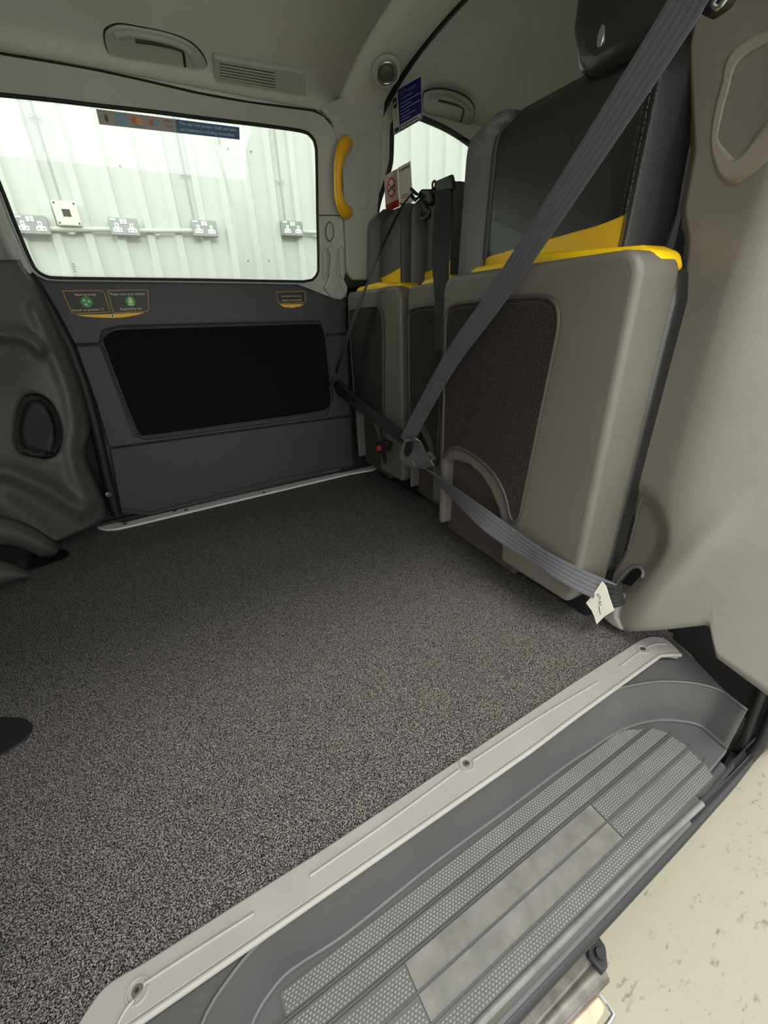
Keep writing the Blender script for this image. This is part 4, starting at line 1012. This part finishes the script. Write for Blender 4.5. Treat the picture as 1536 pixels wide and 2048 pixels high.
# ---- workshop sockets, conduit, cables and box on the corrugated wall
WF = WY-.022
def PWL(u, v, off=0): return P(u, v, y=WF-off)
def make_socket(cu, cv, label):
    c = PWL(cu, cv); t = thing('wall_socket', (c.x, WF, c.z-.043), label, 'socket', 'double sockets on the workshop wall')
    w, h = .073, .043
    rr = lambda hw, hh, r, yy: [(c.x+sx*(hw-r)+r*math.cos(a), yy, c.z+sz*(hh-r)+r*math.sin(a)) for sx, sz, a0 in ((1, 1, 0), (-1, 1, 90), (-1, -1, 180), (1, -1, 270)) for a in [math.radians(a0+90*i/4) for i in range(5)]]
    extrude('back_box', rr(w, h, .008, WF), (0, -.036, 0), grey_metal, t, .003)
    extrude('face_plate', rr(w-.003, h-.003, .007, WF-.036), (0, -.004, 0), grey_metal, t, .001)
    for sx in (-1, 1):
        ins_ = extrude('outlet', [(c.x+sx*.037+a, WF-.04, c.z-.008+b) for a, b in ((-.022, -.018), (.022, -.018), (.022, 0), (.009, .004), (.009, .024), (-.009, .024), (-.009, .004), (-.022, 0))], (0, -.0015, 0), white_plas, t)
        for a, b, ww_, hh in ((0, .013, .004, .008), (-.012, -.009, .007, .004), (.012, -.009, .007, .004)):
            extrude('pin_hole', [(c.x+sx*.037+a+p*ww_/2, WF-.0415, c.z-.008+b+q*hh/2) for p, q in ((-1, -1), (1, -1), (1, 1), (-1, 1))], (0, -.0004, 0), ink, ins_)
    for sx in (-1, 1):
        extrude('rocker_switch', [(c.x+sx*.009+a, WF-.04, c.z+.024+b) for a, b in ((-.007, -.012), (.007, -.012), (.007, .012), (-.007, .012))], (0, -.003, 0), white_plas, t, .001)
    extrude('maker_plate', [(c.x-.05+a, WF-.04, c.z+.033+b) for a, b in ((-.014, -.004), (.014, -.004), (.014, .004), (-.014, .004))], (0, -.0006, 0), white_plas, t)
    return t, c
sk = []
for (u, v, lb) in ((66, 452, 'grey double wall socket at the window post end of the conduit'), (249, 456, 'grey double wall socket beside the cream switch box'), (408, 459, 'grey double wall socket under a slim vertical cable, midway along the conduit'), (582, 459, 'grey double wall socket nearest the far door pillar')):
    sk.append(make_socket(u, v, lb)[1])
zc = [p.z-.012 for p in sk]
def conduit(a, b, za, zb, label):
    t = thing('wall_conduit', ((a+b)/2, WF, (za+zb)/2), label, 'conduit', 'conduit runs on the workshop wall')
    tube('pipe', [(a, WF-.014, za), (b, WF-.014, zb)], .012, white_wall, t, 10)
    k = a+.09
    while k < b-.05:
        extrude('saddle', disc_pts((k, WF, za+(zb-za)*(k-a)/(b-a)-.006), (1, 0, 0), (0, 0, 1), .022, 16, .018), (0, -.012, 0), white_wall, t, .002); k += .155
conduit(sk[0].x+.073, sk[1].x-.073, zc[0], zc[1], 'white conduit pipe under the cream switch box on the wall')
conduit(sk[1].x+.073, sk[2].x-.073, zc[1], zc[2], 'white conduit pipe joining the two middle wall sockets')
conduit(sk[3].x+.073, sk[3].x+1.6, zc[3], zc[3], 'white conduit pipe leaving the socket by the door pillar')
for (pts, clip, lb) in (([(34, 150), (60, 215), (125, 412)], (68, 233), 'slim white cable running down to the cream switch box'), ([(345, 240), (368, 347), (388, 442)], (368, 347), 'slim white cable running down to the middle wall socket'), ([(532, 210), (552, 350), (570, 444)], (553, 360), 'slim white cable running down to the socket by the door pillar')):
    p1 = PWL(*pts[-1]); t = thing('wall_cable', (p1.x, WF, p1.z), lb, 'cable', 'vertical cables on the workshop wall')
    xm = PWL(*pts[1]).x
    tube('cable', [(p1.x, WF-.006, p1.z), (p1.x, WF-.006, 3.6)], .005, grey_metal, t, 8)
    cp = PWL(*clip)
    for s in (-1, 1):
        tube('clip_ear', disc_pts((p1.x+s*.016, WF-.006, cp.z), (1, 0, 0), (0, 0, 1), .009, 14, .007), .0028, white_wall, t, 6, True)
jb = thing('switch_box', PWL(134, 450), 'cream square switch box with dark centre label above the conduit', 'switch box')
jq = [PWL(*p, .0) for p in [(111, 410), (147, 410), (158, 449), (124, 450)]]
jc = sum(jq, Vector())/4; hw = .055
extrude('box_body', [(jc.x-hw, WF, jc.z-hw), (jc.x+hw, WF, jc.z-hw), (jc.x+hw, WF, jc.z+hw), (jc.x-hw, WF, jc.z+hw)], (0, -.045, 0), cream, jb, .004)
extrude('centre_label', [(jc.x+a, WF-.0452, jc.z+b) for a, b in ((-.018, -.015), (.018, -.015), (.018, .018), (-.018, .018))], (0, -.001, 0), ink, jb)
for a in (-1, 1):
    for b in (-1, 1):
        extrude('corner_screw', disc_pts((jc.x+a*.044, WF-.045, jc.z+b*.044), (1, 0, 0), (0, 0, 1), .0045, 10), (0, -.002, 0), ink, jb)
nt_ = thing('wall_marking', PWL(137, 543), 'faint small printed notice stencilled low on the workshop wall', 'wall marking')
for i, (a, b) in enumerate(((126, 148), (126, 150), (128, 150), (129, 152))):
    y_ = 527+i*5
    extrude('print_line', [PWL(a, y_, -.0205), PWL(b, y_, -.0205), PWL(b, y_+1.4, -.0205), PWL(a, y_+1.4, -.0205)], (0, -.0006, 0), palegrey_print, nt_, smooth=0)
extrude('print_dot', disc_pts(PWL(134, 521, -.0205), (1, 0, 0), (0, 0, 1), .006, 8), (0, -.0006, 0), palegrey_print, nt_, smooth=0)
for (u, v, lb) in ((240, 332, 'tiny dark screw on the wall above the socket beside the cream box'), (456, 298, 'tiny dark screw on the wall just under the payment sticker'), (502, 303, 'tiny dark screw on the wall beside the payment sticker end'),
                   (496, 522, 'tiny dark screw on the wall low down beyond the socket under the middle cable'), (538, 521, 'tiny dark screw on the wall low down before the socket by the pillar')):
    c = PWL(u, v, -.021); o = extrude('wall_screw', disc_pts(c, (1, 0, 0), (0, 0, 1), .0045, 8), (0, -.004, 0), palegrey_print)
    tag(o, lb, 'screw', 'fixing screws on the workshop wall')

# ---- folded ramp gear hanging under the doorway
rg = thing('ramp_gear', (.3, .07, -.32), 'worn metal ramp carrier with beige plate slung under the doorway', 'ramp')
zr = -.27
extrude('end_bracket', [P(*p, z=zr+.01) for p in [(1168, 1862), (1196, 1868), (1212, 1892), (1216, 1932), (1206, 1945), (1176, 1912)]], (0, 0, -.05), black, rg, .003)
extrude('bracket_bolt', disc_pts(P(1200, 1908, z=zr+.012), (1, 0, 0), (0, 1, 0), .008, 8), (0, 0, .006), black, rg, .001)
extrude('upper_channel', [P(*p, z=zr) for p in [(1168, 1866), (1192, 1918), (1040, 2090), (900, 2090)]], (0, 0, -.02), metal, rg, .003)
cyl_a = [P(u, v, z=zr-.02) for u, v in [(1200, 1938), (1120, 2018), (1050, 2100)]]
tube('roller', cyl_a, .017, metal, rg, 14)
extrude('channel_lip', [P(*p, z=zr-.01) for p in [(1198, 1942), (1216, 1962), (1080, 2110), (1050, 2100)]], (0, 0, -.025), metal, rg, .003)
extrude('beige_plate', [P(*p, z=zr-.05) for p in [(1196, 1988), (1212, 2008), (1208, 2024), (1190, 2052), (1150, 2090), (1100, 2090)]], (0, 0, -.01), plywood, rg, .003)
tube('plate_edge', [P(u, v, z=zr-.048) for u, v in [(1197, 1984), (1212, 2006), (1227, 2030), (1215, 2048), (1190, 2080)]], .0035, chrome, rg, 8)

# ---- rear wheel behind the doorway
wh = thing('rear_wheel', (1.32, .22, GZ), 'black rear tyre just visible behind the doorway edge', 'wheel')
wc = Vector((1.36, .2, GZ+.30)); tv, tf = [], []
prof = [(.20, -.09), (.275, -.092), (.298, -.075), (.302, -.03), (.302, .03), (.298, .075), (.275, .092), (.20, .09)]
K = 40
for k in range(K):
    a = 2*math.pi*k/K
    for r, yy in prof: tv.append(wc+Vector((r*math.cos(a), yy, r*math.sin(a))))
for k in range(K):
    l = (k+1) % K
    for j in range(len(prof)):
        jn = (j+1) % len(prof); tf.append((k*8+j, k*8+jn, l*8+jn, l*8+j))
mesh('tyre', tv, tf, rubber, wh, 40)
extrude('rim', disc_pts(wc+Vector((0, -.06, 0)), (1, 0, 0), (0, 0, 1), .2, 32), (0, .05, 0), metal, wh, .01)
extrude('hub', disc_pts(wc+Vector((0, -.075, 0)), (1, 0, 0), (0, 0, 1), .05, 20), (0, .02, 0), black, wh, .004)
